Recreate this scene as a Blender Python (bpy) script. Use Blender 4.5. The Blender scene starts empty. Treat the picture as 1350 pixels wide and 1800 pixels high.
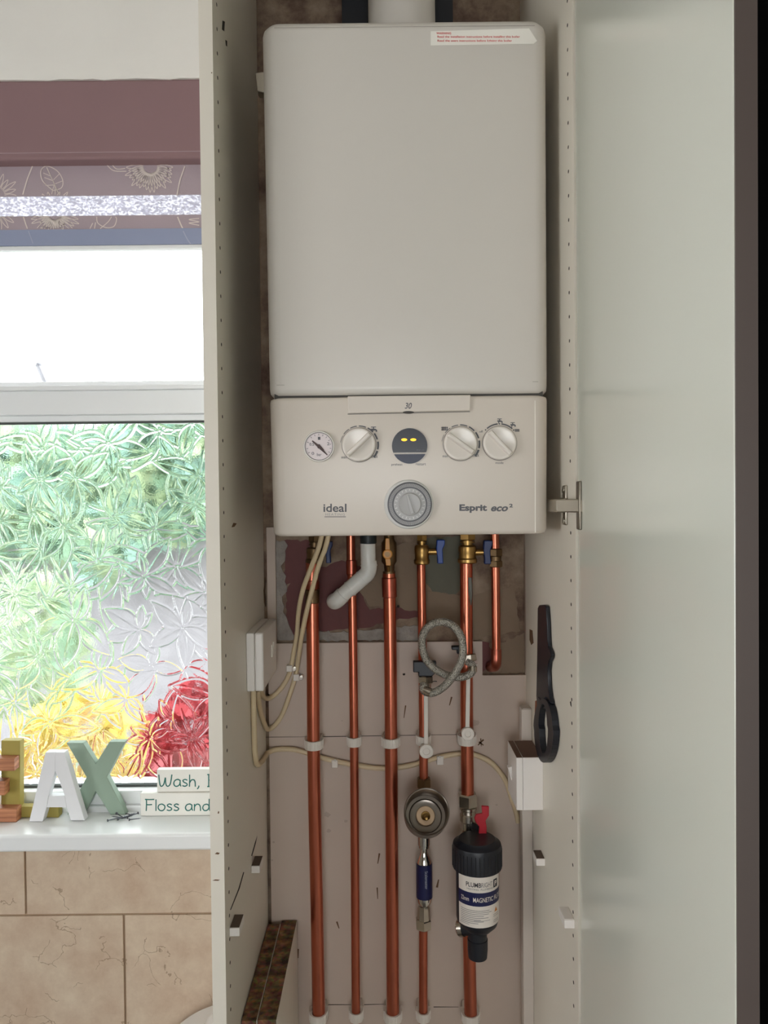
import bpy, bmesh, math, random
import numpy as np
from mathutils import Vector, Matrix
random.seed(7); rng = np.random.default_rng(11)
SC = bpy.context.scene
COL = SC.collection

# ------------------------------------------------------------------ camera
F_PX, EYE = 1350.0, Vector((-0.0176, -1.360, 1.5))
YAW, PITCH, ROLL = 0.0, math.radians(-0.974), math.radians(-0.60)
_f = Vector((-math.sin(YAW)*math.cos(PITCH), math.cos(YAW)*math.cos(PITCH), math.sin(PITCH)))
_r = Vector((math.cos(YAW), math.sin(YAW), 0)); _u = _r.cross(_f)
CR = _r*math.cos(ROLL) + _u*math.sin(ROLL); CU = _u*math.cos(ROLL) - _r*math.sin(ROLL); CF = _f
cam = bpy.data.cameras.new('camera'); cam_o = bpy.data.objects.new('camera', cam); COL.objects.link(cam_o)
m = Matrix((CR, CU, -CF)).transposed().to_4x4(); m.translation = EYE
cam_o.matrix_world = m
cam.sensor_fit = 'HORIZONTAL'; cam.sensor_width = 36; cam.lens = 36*F_PX/1350; cam.clip_start = 0.02
SC.camera = cam_o

# ------------------------------------------------------------------ world, lights, exposure
SKY = 7.5
w = bpy.data.worlds.new('sky'); SC.world = w; w.use_nodes = True
bg = w.node_tree.nodes['Background']; bg.inputs[0].default_value = (0.93, 0.97, 1.0, 1); bg.inputs[1].default_value = SKY
def area(name, loc, rot, sx, sy, power, color):
    l = bpy.data.lights.new(name, 'AREA'); l.shape = 'RECTANGLE'; l.size = sx; l.size_y = sy; l.energy = power; l.color = color
    o = bpy.data.objects.new(name, l); COL.objects.link(o); o.location = loc; o.rotation_euler = rot
    return o
# added fill light behind the camera, from an unseen opening made for it
area('rear_fill_light', (-0.1, -3.12, 1.15), (math.radians(-90), 0, math.radians(180)), 1.0, 1.0, 1.7, (1.0, 0.93, 0.86))
# added fill light from the left, unseen, brightens the right cabinet side
area('side_fill_light', (-2.12, -1.75, 1.30), (0, math.radians(-90), 0), 1.1, 1.0, 8.0, (1.0, 0.93, 0.84))
SC.view_settings.view_transform = 'Standard'; SC.view_settings.look = 'None'
SC.view_settings.exposure = -0.06; SC.view_settings.gamma = 1.0; SC.view_settings.use_curve_mapping = False

# ------------------------------------------------------------------ helpers: points
def ray(px, py): return CR*((px-675)/F_PX) - CU*((py-900)/F_PX) + CF
def P(px, py, Y):
    d = ray(px, py); return EYE + d*((Y-EYE.y)/d.y)
def PX(px, py, X):
    d = ray(px, py); return EYE + d*((X-EYE.x)/d.x)
def PZ(px, py, Z):
    d = ray(px, py); return EYE + d*((Z-EYE.z)/d.z)
def mm(Y): return (Y-EYE.y)/F_PX          # metres per photo pixel at that depth

# ------------------------------------------------------------------ helpers: materials
def lin(c):
    c = c/255.0
    return c/12.92 if c <= 0.04045 else ((c+0.055)/1.055)**2.4
def rgb(c): return (lin(c[0]), lin(c[1]), lin(c[2]), 1)
MATS = {}
def mat(name, c, rough=0.5, metal=0.0, var=0.06, vscale=8.0, bump=0.0, bscale=60.0, emit=0.0, spec=0.5, coat=0.0):
    if name in MATS: return MATS[name]
    M = bpy.data.materials.new(name); M.use_nodes = True; n = M.node_tree.nodes; l = M.node_tree.links
    b = n['Principled BSDF']; b.inputs['Roughness'].default_value = rough; b.inputs['Metallic'].default_value = metal
    b.inputs['Specular IOR Level'].default_value = spec; b.inputs['Coat Weight'].default_value = coat
    tc = n.new('ShaderNodeTexCoord'); nz = n.new('ShaderNodeTexNoise'); nz.inputs['Scale'].default_value = vscale; nz.inputs['Detail'].default_value = 4
    l.new(tc.outputs['Object'], nz.inputs['Vector'])
    mx = n.new('ShaderNodeMix'); mx.data_type = 'RGBA'
    a = rgb(c); mx.inputs[6].default_value = tuple(max(0, x*(1-var)) for x in a[:3])+(1,); mx.inputs[7].default_value = tuple(min(1, x*(1+var)) for x in a[:3])+(1,)
    l.new(nz.outputs['Fac'], mx.inputs[0]); l.new(mx.outputs[2], b.inputs['Base Color'])
    if bump:
        n2 = n.new('ShaderNodeTexNoise'); n2.inputs['Scale'].default_value = bscale; n2.inputs['Detail'].default_value = 3
        l.new(tc.outputs['Object'], n2.inputs['Vector'])
        bp = n.new('ShaderNodeBump'); bp.inputs['Strength'].default_value = bump; bp.inputs['Distance'].default_value = 0.002
        l.new(n2.outputs['Fac'], bp.inputs['Height']); l.new(bp.outputs['Normal'], b.inputs['Normal'])
    if emit:
        b.inputs['Emission Color'].default_value = a; b.inputs['Emission Strength'].default_value = emit
    MATS[name] = M
    return M
def nodes_of(M): return M.node_tree.nodes, M.node_tree.links

WHITE = mat('white_wall_paint', (244, 241, 234), 0.7, bump=0.25, bscale=25)
MELA = mat('cream_melamine', (226, 219, 205), 0.42, var=0.03, bump=0.03, bscale=300)
BACKB = mat('dusty_back_board', (196, 178, 163), 0.5, var=0.10, vscale=5)
CASE = mat('boiler_enamel', (211, 205, 196), 0.32, var=0.015, vscale=3)
PANELP = mat('boiler_plastic', (214, 204, 192), 0.34, var=0.015, vscale=3)
SEAM = mat('seam_shadow_grey', (70, 66, 62), 0.7)
UPVC = mat('white_upvc', (236, 238, 238), 0.3, var=0.02)
WPLAS = mat('white_plastic', (232, 226, 220), 0.38, var=0.03)
CLIPM = mat('off_white_nylon', (222, 214, 204), 0.45, var=0.04)
CABLE = mat('cream_cable_sheath', (214, 194, 158), 0.5, var=0.05)
COPPER = mat('copper', (200, 116, 92), 0.28, 1.0, var=0.22, vscale=14)
COPD = mat('tarnished_copper', (176, 100, 82), 0.36, 1.0, var=0.3, vscale=30)
BRASS = mat('aged_brass', (178, 142, 86), 0.36, 1.0, var=0.25, vscale=40)
DBRASS = mat('dull_dark_brass', (120, 98, 72), 0.45, 1.0, var=0.3, vscale=40)
CHROME = mat('chrome', (222, 220, 216), 0.12, 1.0, var=0.04)
NICKEL = mat('nickel_plated_brass', (196, 188, 176), 0.26, 1.0, var=0.1, vscale=30)
STEEL = mat('zinc_plated_steel', (190, 184, 172), 0.3, 1.0, var=0.1)
BLACK = mat('black_plastic', (20, 23, 32), 0.42, var=0.1)
NAVY = mat('navy_print', (26, 30, 74), 0.3, var=0.05)
BLUEH = mat('blue_handle_paint', (24, 66, 150), 0.42, var=0.1)
DBLUEH = mat('dark_blue_handle_paint', (22, 42, 92), 0.45, var=0.1)
YELH = mat('ochre_gas_handle', (206, 138, 40), 0.42, var=0.08)
REDH = mat('red_handle_paint', (176, 24, 40), 0.38, var=0.08)
GREYP = mat('condensate_plastic', (222, 220, 214), 0.4, var=0.06, vscale=40)
PRINT = mat('grey_print', (92, 92, 96), 0.6)
DKPRINT = mat('dark_print', (38, 38, 44), 0.6)
REDP = mat('red_print', (206, 60, 60), 0.6)
HOLE = mat('dark_hole', (46, 38, 32), 0.9)
DIRT = mat('brown_stain', (104, 76, 52), 0.9, var=0.2, vscale=40)

# ------------------------------------------------------------------ helpers: objects
WL = {}                                                     # world position of each object's origin
def tag(o, label=None, cat=None, group=None, kind=None):
    if label: o['label'] = label
    if cat: o['category'] = cat
    if group: o['group'] = group
    if kind: o['kind'] = kind
    return o
def thing(name, label, cat, loc=(0, 0, 0), group=None, kind=None):
    o = bpy.data.objects.new(name, None); COL.objects.link(o); o.empty_display_size = 0.03
    o.location = loc; WL[o] = Vector(loc)
    return tag(o, label, cat, group, kind)
class MB:
    def __init__(s): s.v = []; s.f = []; s.m = []; s.cur = 0
    def slot(s, i): s.cur = i; return s
    def add(s, vs, fs):
        k = len(s.v); s.v += [Vector(v) for v in vs]
        for f in fs: s.f.append([k+i for i in f]); s.m.append(s.cur)
        return s
    def box(s, a, b):
        x0, x1 = sorted((a[0], b[0])); y0, y1 = sorted((a[1], b[1])); z0, z1 = sorted((a[2], b[2]))
        vs = [(x0,y0,z0),(x1,y0,z0),(x1,y1,z0),(x0,y1,z0),(x0,y0,z1),(x1,y0,z1),(x1,y1,z1),(x0,y1,z1)]
        return s.add(vs, [(0,3,2,1),(4,5,6,7),(0,1,5,4),(1,2,6,5),(2,3,7,6),(3,0,4,7)])
    def lathe(s, org, ax, prof, n=32, cap=True):
        """prof: list of (distance along axis, radius)"""
        org = Vector(org); ax = Vector(ax).normalized(); t = Vector((0,0,1)) if abs(ax.z) < 0.9 else Vector((1,0,0))
        e1 = ax.cross(t).normalized(); e2 = ax.cross(e1)
        vs = []
        for h, r in prof:
            for k in range(n):
                a = 2*math.pi*k/n; vs.append(org+ax*h+(e1*math.cos(a)+e2*math.sin(a))*max(r, 1e-5))
        fs = []
        for i in range(len(prof)-1):
            for k in range(n):
                k2 = (k+1) % n; fs.append((i*n+k, i*n+k2, (i+1)*n+k2, (i+1)*n+k))
        if cap: fs.append(tuple(reversed(range(n)))); fs.append(tuple(range((len(prof)-1)*n, len(prof)*n)))
        return s.add(vs, fs)
    def rod(s, a, b, r, r2=None, n=20):
        a = Vector(a); b = Vector(b); return s.lathe(a, b-a, [(0, r), ((b-a).length, r if r2 is None else r2)], n)
    def tube(s, pts, r, n=12, closed=False, cap=True):
        pts = [Vector(p) for p in pts]; N = len(pts); rs = r if isinstance(r, (list, tuple)) else [r]*N
        T = []
        for i in range(N):
            a = pts[(i-1) % N] if (closed or i > 0) else pts[i]; b = pts[(i+1) % N] if (closed or i < N-1) else pts[i]
            T.append((b-a).normalized())
        e1 = T[0].orthogonal().normalized(); vs = []
        for i in range(N):
            e1 = (e1 - T[i]*e1.dot(T[i])).normalized(); e2 = T[i].cross(e1)
            for k in range(n):
                a = 2*math.pi*k/n; vs.append(pts[i]+(e1*math.cos(a)+e2*math.sin(a))*rs[i])
        fs = []
        for i in range(N if closed else N-1):
            j = (i+1) % N
            for k in range(n):
                k2 = (k+1) % n; fs.append((i*n+k, i*n+k2, j*n+k2, j*n+k))
        if cap and not closed: fs.append(tuple(reversed(range(n)))); fs.append(tuple(range((N-1)*n, N*n)))
        return s.add(vs, fs)
    def prism(s, poly, ext):
        """closed polygon of 3-D points extruded by the vector ext"""
        poly = [Vector(p) for p in poly]; ext = Vector(ext); n = len(poly)
        nrm = Vector((0,0,0))
        for i in range(n): nrm += poly[i].cross(poly[(i+1) % n])
        if nrm.dot(ext) < 0: poly = poly[::-1]
        return s.add(poly+[p+ext for p in poly], [tuple(reversed(range(n))), tuple(range(n, 2*n))]+[(i, (i+1) % n, n+(i+1) % n, n+i) for i in range(n)])
    def loft(s, rings, cap=True):
        n = len(rings[0]); vs = [p for r in rings for p in r]; fs = []
        for i in range(len(rings)-1):
            for k in range(n):
                k2 = (k+1) % n; fs.append((i*n+k, i*n+k2, (i+1)*n+k2, (i+1)*n+k))
        if cap: fs.append(tuple(reversed(range(n)))); fs.append(tuple(range((len(rings)-1)*n, len(rings)*n)))
        return s.add(vs, fs)
    def build(s, name, mats, parent=None, bevel=0.0, smooth=35, seg=2, fix=True):
        if not isinstance(mats, (list, tuple)): mats = [mats]
        base = WL.get(parent, Vector((0,0,0)))
        org = base if parent is not None else Vector((0,0,0))
        me = bpy.data.meshes.new(name); me.from_pydata([tuple(v-org) for v in s.v], [], s.f)
        for M in mats: me.materials.append(M)
        me.polygons.foreach_set('material_index', s.m)
        if fix:
            bm = bmesh.new(); bm.from_mesh(me); bmesh.ops.recalc_face_normals(bm, faces=bm.faces); bm.to_mesh(me); bm.free()
        me.polygons.foreach_set('use_smooth', [True]*len(me.polygons)); me.set_sharp_from_angle(angle=math.radians(smooth))
        o = bpy.data.objects.new(name, me); COL.objects.link(o); WL[o] = org.copy()
        if parent is not None: o.parent = parent
        if bevel:
            b = o.modifiers.new('bevel', 'BEVEL'); b.width = bevel; b.segments = seg; b.limit_method = 'ANGLE'; b.angle_limit = math.radians(40); b.harden_normals = False
        return o
def struct(o): o['kind'] = 'structure'; return o
def solo(o, loc, label, cat, group=None, kind=None):
    """make a one-mesh thing: move its origin to loc and tag it"""
    loc = Vector(loc); o.data.transform(Matrix.Translation(-loc)); o.location = loc; WL[o] = loc
    return tag(o, label, cat, group, kind)
def smoothpath(pts, k=6):
    pts = [Vector(p) for p in pts]; out = []
    for i in range(len(pts)-1):
        p0 = pts[max(i-1, 0)]; p1 = pts[i]; p2 = pts[i+1]; p3 = pts[min(i+2, len(pts)-1)]
        for j in range(k):
            t = j/k
            out.append(0.5*((2*p1)+(p2-p0)*t+(2*p0-5*p1+4*p2-p3)*t*t+(3*p1-p0-3*p2+p3)*t**3))
    out.append(pts[-1]); return out
def hexnut(mb, org, ax, h, r):
    mb.lathe(org, ax, [(0, r*0.86), (h*0.12, r), (h*0.88, r), (h, r*0.86)], 6)
def text_mesh(body, bold=0.0, shear=0.0, spacing=1.0):
    c = bpy.data.curves.new('t', 'FONT'); c.body = body; c.size = 1; c.offset = bold; c.shear = shear; c.space_character = spacing; c.extrude = 0.0; c.resolution_u = 4
    o = bpy.data.objects.new('t', c); COL.objects.link(o); dg = bpy.context.evaluated_depsgraph_get(); dg.update()
    me = bpy.data.meshes.new_from_object(o.evaluated_get(dg)); vs = [v.co.copy() for v in me.vertices]; fs = [tuple(p.vertices) for p in me.polygons]
    bpy.data.objects.remove(o); bpy.data.curves.remove(c); bpy.data.meshes.remove(me)
    x0 = min(v.x for v in vs); x1 = max(v.x for v in vs); y0 = min(v.y for v in vs); y1 = max(v.y for v in vs)
    return [((v.x-x0)/(x1-x0), (v.y-y0)/(y1-y0)) for v in vs], fs
def text_flat(mb, body, box, Y, bold=0.0, shear=0.0, spacing=1.0):
    """lettering filling a photo box on the plane y = Y (facing the room)"""
    vs, fs = text_mesh(body, bold, shear, spacing); x0, y0, x1, y1 = box
    A = P(x0, y1, Y); B = P(x1, y1, Y); C = P(x0, y0, Y)
    mb.add([A+(B-A)*u+(C-A)*v for u, v in vs], fs)
def ringpts(c, ax, r, n=32, a0=0.0, a1=2*math.pi, closed=True):
    ax = Vector(ax).normalized(); e1 = Vector((1,0,0)) if abs(ax.x) < 0.9 else Vector((0,1,0)); e1 = (e1-ax*e1.dot(ax)).normalized(); e2 = ax.cross(e1)
    k = n if closed else n+1
    return [Vector(c)+(e1*math.cos(a0+(a1-a0)*i/n)+e2*math.sin(a0+(a1-a0)*i/n))*r for i in range(k)]
def arcstrip(mb, c, r0, r1, a0, a1, n=10):
    """flat ring sector on a y = const plane, angles counter-clockwise from the right as seen by the camera"""
    vs = []
    for i in range(n+1):
        a = a0+(a1-a0)*i/n
        for r in (r0, r1): vs.append(Vector(c)+Vector((math.cos(a)*r, 0, math.sin(a)*r)))
    mb.add(vs, [(2*i, 2*i+1, 2*i+3, 2*i+2) for i in range(n)])

# ================================================================== SETTING
BACK_Y = 0.0          # face of the cabinet's back board
RAW_Y = 0.013         # old wall behind it
CABF = -0.360         # front edge of the cabinet
# ---- tile material
T = bpy.data.materials.new('beige_marble_tile'); T.use_nodes = True; n, l = nodes_of(T); b = n['Principled BSDF']; b.inputs['Roughness'].default_value = 0.35
tc = n.new('ShaderNodeTexCoord')
nz = n.new('ShaderNodeTexNoise'); nz.inputs['Scale'].default_value = 14; nz.inputs['Detail'].default_value = 8; nz.inputs['Roughness'].default_value = 0.7
l.new(tc.outputs['Object'], nz.inputs['Vector'])
rp = n.new('ShaderNodeValToRGB'); rp.color_ramp.elements[0].position = 0.32; rp.color_ramp.elements[0].color = rgb((196, 170, 146)); rp.color_ramp.elements[1].position = 0.68; rp.color_ramp.elements[1].color = rgb((222, 204, 180))
l.new(nz.outputs['Fac'], rp.inputs[0])
wn = n.new('ShaderNodeTexNoise'); wn.inputs['Scale'].default_value = 9; wn.inputs['Detail'].default_value = 5; l.new(tc.outputs['Object'], wn.inputs['Vector'])
wm = n.new('ShaderNodeMix'); wm.data_type = 'VECTOR'; wm.inputs[0].default_value = 0.16; l.new(tc.outputs['Object'], wm.inputs[4]); l.new(wn.outputs['Color'], wm.inputs[5])
vo = n.new('ShaderNodeTexVoronoi'); vo.feature = 'DISTANCE_TO_EDGE'; vo.inputs['Scale'].default_value = 17; l.new(wm.outputs[1], vo.inputs['Vector'])
lt = n.new('ShaderNodeMath'); lt.operation = 'LESS_THAN'; lt.inputs[1].default_value = 0.010; l.new(vo.outputs['Distance'], lt.inputs[0])
n3 = n.new('ShaderNodeTexNoise'); n3.inputs['Scale'].default_value = 11; l.new(tc.outputs['Object'], n3.inputs['Vector'])
gt = n.new('ShaderNodeMath'); gt.operation = 'GREATER_THAN'; gt.inputs[1].default_value = 0.52; l.new(n3.outputs['Fac'], gt.inputs[0])
mu = n.new('ShaderNodeMath'); mu.operation = 'MULTIPLY'; l.new(lt.outputs[0], mu.inputs[0]); l.new(gt.outputs[0], mu.inputs[1])
m2 = n.new('ShaderNodeMath'); m2.operation = 'MULTIPLY'; m2.inputs[1].default_value = 0.6; l.new(mu.outputs[0], m2.inputs[0])
mx = n.new('ShaderNodeMix'); mx.data_type = 'RGBA'; mx.inputs[7].default_value = rgb((138, 112, 86)); l.new(m2.outputs[0], mx.inputs[0]); l.new(rp.outputs[0], mx.inputs[6]); l.new(mx.outputs[2], b.inputs['Base Color'])
GROUT = mat('brown_grout', (168, 142, 116), 0.8)
# ---- old wall material
RAW = bpy.data.materials.new('old_bare_plaster'); RAW.use_nodes = True; n, l = nodes_of(RAW); b = n['Principled BSDF']; b.inputs['Roughness'].default_value = 0.9
tc = n.new('ShaderNodeTexCoord'); nz = n.new('ShaderNodeTexNoise'); nz.inputs['Scale'].default_value = 16; nz.inputs['Detail'].default_value = 8; nz.inputs['Roughness'].default_value = 0.65; l.new(tc.outputs['Object'], nz.inputs['Vector'])
rp = n.new('ShaderNodeValToRGB'); e = rp.color_ramp.elements; e[0].position = 0.30; e[0].color = rgb((84, 62, 54)); e[1].position = 0.72; e[1].color = rgb((172, 152, 132))
x = e.new(0.45); x.color = rgb((124, 102, 86)); x = e.new(0.55); x.color = rgb((146, 126, 106))
l.new(nz.outputs['Fac'], rp.inputs[0]); l.new(rp.outputs[0], b.inputs['Base Color'])
bp = n.new('ShaderNodeBump'); bp.inputs['Strength'].default_value = 0.6; bp.inputs['Distance'].default_value = 0.004; l.new(nz.outputs['Fac'], bp.inputs['Height']); l.new(bp.outputs['Normal'], b.inputs['Normal'])
MAROON = mat('old_maroon_paint', (104, 58, 56), 0.7, var=0.25, vscale=30, bump=0.2)
TANP = mat('tan_plaster', (140, 120, 100), 0.85, var=0.15, vscale=25, bump=0.3)
GREYPL = mat('grey_plaster_crust', (158, 150, 142), 0.95, var=0.45, vscale=60, bump=1.0, bscale=120)
GREENP = mat('grey_green_plaster', (108, 106, 92), 0.85, var=0.15, vscale=25, bump=0.3)

SILL_Z = P(200, 1467, -0.03).z
HEAD_Z = P(175, 138, 0.0).z
WXL, WXR = -1.45, -0.27
WIN_Y = 0.107
mb = MB()
# below the sill: grout bed, right of window: bare wall, above: white plaster
mb.slot(0).box((-2.2, 0.004, 0), (-0.25, 0.24, SILL_Z-0.03))
mb.slot(2).box((-0.25, RAW_Y, 0), (0.25, 0.24, 2.5)); mb.slot(8).box((0.25, RAW_Y, 0), (0.62, 0.24, 2.5))
mb.slot(1).box((-2.2, 0.0, HEAD_Z), (-0.25, 0.24, 2.5))
mb.slot(1).box((-2.2, 0.0, SILL_Z-0.03), (WXL, 0.24, HEAD_Z)); mb.box((WXR, RAW_Y, SILL_Z-0.03), (-0.25, 0.24, HEAD_Z))
# flaking plaster lip along the head of the recess
xs = np.linspace(-1.4, -0.27, 60); low = [HEAD_Z-0.002-0.004*abs(math.sin(i*1.7)+0.6*math.sin(i*0.61+1))*0.5 for i in range(60)]
mb.prism([(x, -0.004, HEAD_Z+0.006+0.0018*math.sin(i*2.3)) for i, x in enumerate(xs)]+[(x, -0.004, z) for x, z in list(zip(xs, low))[::-1]], (0, 0.02, 0))
# tiles
tw, th, g = 173*2*mm(0.0), 0.252, 0.004
zr = P(130, 1608, 0.0).z; xj1 = P(45, 1560, 0).x; xj2 = P(219, 1700, 0).x
mb.slot(3)
for row in range(-1, 4):
    z1 = zr+th-row*th; z0 = z1-th; xj = xj1 if row % 2 == 0 else xj2
    for k in range(-6, 2):
        a, c = xj+k*tw+g/2, xj+(k+1)*tw-g/2; a = max(a, -2.2); c = min(c, -0.252)
        zt = min(z1-g/2, SILL_Z-0.032)
        if c-a > 0.01 and zt-z0 > 0.02: mb.box((a, 0.0, z0+g/2), (c, 0.005, zt))
# patches of old paint on the bare wall
def patch(sl, pts, dy=0.0006):
    q = []
    for i, (x, y) in enumerate(pts):
        x2, y2 = pts[(i+1) % len(pts)]; d = math.hypot(x2-x, y2-y); k = max(1, int(d/7))
        for j in range(k): q.append((x+(x2-x)*j/k+(random.uniform(-2.2, 2.2) if j else 0), y+(y2-y)*j/k+(random.uniform(-2.2, 2.2) if j else 0)))
    mb.slot(sl).prism([P(x, y, RAW_Y-dy) for x, y in q], (0, dy*0.9, 0))
patch(4, [(503,1040),(520,1010),(560,1000),(600,985),(640,1000),(640,1055),(650,1072),(735,1062),(735,1085),(680,1092),(640,1104),(560,1110),(505,1118)])
patch(4, [(498,950),(545,950),(552,985),(530,1015),(500,1030)], 0.0005)
patch(5, [(640,960),(736,955),(738,1075),(720,1074),(700,1066),(650,1066),(632,1040)], 0.0010)
patch(6, [(742,945),(815,942),(815,1030),(800,1046),(760,1040),(744,1010)], 0.0007)
patch(5, [(750,1040),(812,1048),(905,1030),(915,1110),(850,1120),(812,1105),(770,1090),(750,1085)], 0.0008)
patch(4, [(822,1128),(860,1130),(868,1165),(840,1190),(824,1190)], 0.0012)
patch(5, [(880,1130),(922,1112),(924,1182),(880,1184)], 0.0009)
pts = [(485,950)]+[(500+3*math.sin(i*2.1)+4*math.sin(i*0.9), 950+i*9) for i in range(17)]+[(512,1108),(518,1124),(485,1124)]
patch(7, pts, 0.004)
patch(7, [(520,1105),(590,1112),(660,1106),(735,1100),(735,1126),(520,1126)], 0.0025)
wallf = struct(mb.build('wall_front', [GROUT, WHITE, RAW, T, MAROON, TANP, GREENP, GREYPL, mat('dark_side_paint', (58, 52, 48), 0.7)]))

FLOORM = mat('grey_floor_vinyl', (84, 76, 68), 0.45, var=0.1)
struct(MB().box((-2.2, -3.2, -0.02), (0.62, 0.24, 0)).build('floor', FLOORM))
struct(MB().box((-2.2, -3.2, 2.5), (0.62, 0.24, 2.52)).build('ceiling', mat('white_ceiling', (206, 200, 190), 0.8, bump=0.1)))
struct(MB().box((-2.24, -3.2, 0), (-2.2, -2.35, 2.5)).box((-2.24, -1.15, 0), (-2.2, 0.24, 2.5)).box((-2.24, -2.35, 0), (-2.2, -1.15, 0.75)).box((-2.24, -2.35, 1.85), (-2.2, -1.15, 2.5)).build('wall_left', mat('brown_beige_tile_paint', (112, 98, 84), 0.6)))
DARKW = mat('dark_room_black', (12, 12, 16), 0.6)  # wall colour itself carries the darkness of the room beyond the door
struct(MB().box((0.62, -3.2, 0), (0.66, 0.24, 2.5)).build('wall_right', DARKW))
mb = MB()
for a, c in (((-2.2, 0), (-0.65, 2.5)), ((0.45, 0), (0.62, 2.5)), ((-0.65, 0), (0.45, 0.6)), ((-0.65, 1.7), (0.45, 2.5))): mb.box((a[0], -3.24, a[1]), (c[0], -3.2, c[1]))
struct(mb.build('wall_back', mat('beige_wall_paint', (138, 122, 106), 0.8)))
mb = MB()
for a, c in (((-0.65, 0.6), (0.45, 0.65)), ((-0.65, 1.65), (0.45, 1.7)), ((-0.65, 0.65), (-0.60, 1.65)), ((0.40, 0.65), (0.45, 1.65))): mb.box((a[0], -3.23, a[1]), (c[0], -3.17, c[1]))
struct(mb.build('rear_fill_frame', UPVC))  # unseen frame added around the rear fill light
mb = MB()
for a, c in (((-2.35, 0.75), (-1.15, 0.80)), ((-2.35, 1.80), (-1.15, 1.85)), ((-2.35, 0.80), (-2.30, 1.80)), ((-1.20, 0.80), (-1.15, 1.80))): mb.box((-2.23, a[0], a[1]), (-2.17, c[0], c[1]))
struct(mb.build('side_fill_frame', UPVC))  # unseen frame added around the side fill light

# ------------------------------------------------------------------ window_1
zt_u = P(180, 678, WIN_Y).z; zt_l = P(180, 742, WIN_Y).z; zb_g = P(180, 1376, WIN_Y).z
ZW0, ZW1 = SILL_Z-0.005, HEAD_Z+0.0
mb = MB(); FY0, FY1 = WIN_Y-0.02, WIN_Y+0.045
mb.box((WXL, FY0, ZW1-0.05), (WXR, FY1, ZW1)); mb.box((WXL, FY0, ZW0), (WXL+0.06, FY1, ZW1)); mb.box((WXR-0.02, FY0, ZW0), (WXR, FY1, ZW1))
mb.box((WXL+0.06, FY0-0.012, zb_g-0.03), (WXR-0.02, FY1, zb_g-0.004)); mb.box((WXL+0.06, FY0-0.02, ZW0), (WXR-0.02, FY1, zb_g-0.03))
mb.box((WXL+0.06, FY0-0.004, zt_l+0.012), (WXR-0.02, FY1, zt_u-0.012)); mb.box((WXL+0.06, FY0+0.004, zt_l), (WXR-0.02, FY1, zt_l+0.012))
win = struct(mb.build('window_1', UPVC, bevel=0.002))
WL[win] = Vector((0, 0, 0))
sash = MB().box((WXL+0.06, FY0-0.010, zt_u-0.012), (WXR-0.02, FY1, zt_u-0.003)).box((WXL+0.06, FY0+0.004, zt_u-0.003), (WXR-0.02, FY1, zt_u+0.006)).build('sash', UPVC, win, bevel=0.0015)
GASK = mat('dark_gasket', (74, 78, 76), 0.8)
gk = MB().box((WXL+0.06, WIN_Y-0.012, zt_l-0.0035), (WXR-0.02, WIN_Y, zt_l)).box((WXL+0.06, WIN_Y-0.012, zb_g-0.004), (WXR-0.02, WIN_Y, zb_g)).build('gasket', GASK, win)
CLEAR = bpy.data.materials.new('clear_glass'); CLEAR.use_nodes = True; n, l = nodes_of(CLEAR); n.remove(n['Principled BSDF'])
tr = n.new('ShaderNodeBsdfTransparent'); gl = n.new('ShaderNodeBsdfGlossy'); gl.inputs['Roughness'].default_value = 0.02; ms = n.new('ShaderNodeMixShader'); ms.inputs[0].default_value = 0.06
l.new(tr.outputs[0], ms.inputs[1]); l.new(gl.outputs[0], ms.inputs[2]); l.new(ms.outputs[0], n['Material Output'].inputs[0])
MB().box((WXL+0.06, WIN_Y+0.008, zt_u+0.004), (WXR-0.02, WIN_Y+0.012, ZW1-0.05)).build('upper_pane', CLEAR, win)
# leaf-patterned obscure glass: real relief on the room side
GLASS = bpy.data.materials.new('leaf_relief_glass'); GLASS.use_nodes = True; n, l = nodes_of(GLASS); n.remove(n['Principled BSDF'])
g1 = n.new('ShaderNodeBsdfGlass'); g1.inputs['Roughness'].default_value = 0.035; g1.inputs['IOR'].default_value = 1.46; g1.inputs['Color'].default_value = (0.97, 0.99, 0.98, 1)
tcg = n.new('ShaderNodeTexCoord'); ng = n.new('ShaderNodeTexNoise'); ng.inputs['Scale'].default_value = 260; ng.inputs['Detail'].default_value = 2; l.new(tcg.outputs['Object'], ng.inputs['Vector'])
bg_ = n.new('ShaderNodeBump'); bg_.inputs['Strength'].default_value = 0.12; bg_.inputs['Distance'].default_value = 0.0006; l.new(ng.outputs['Fac'], bg_.inputs['Height']); l.new(bg_.outputs['Normal'], g1.inputs['Normal'])
l.new(g1.outputs[0], n['Material Output'].inputs[0])
gx0, gx1, gz0, gz1 = -0.98, WXR-0.02, zb_g-0.002, zt_l+0.002
st = 0.0013; NX = int((gx1-gx0)/st)+1; NZ = int((gz1-gz0)/st)+1
GX, GZ = np.meshgrid(np.linspace(gx0, gx1, NX), np.linspace(gz0, gz1, NZ))
H = np.zeros_like(GX)
cl = [(gx0+(i+0.5*(j % 2)+rng.uniform(-.42, .42))*0.080, gz0+(j+rng.uniform(-.42, .42))*0.074) for i in range(-1, 11) for j in range(-1, 10)]
rng.shuffle(cl)
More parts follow.
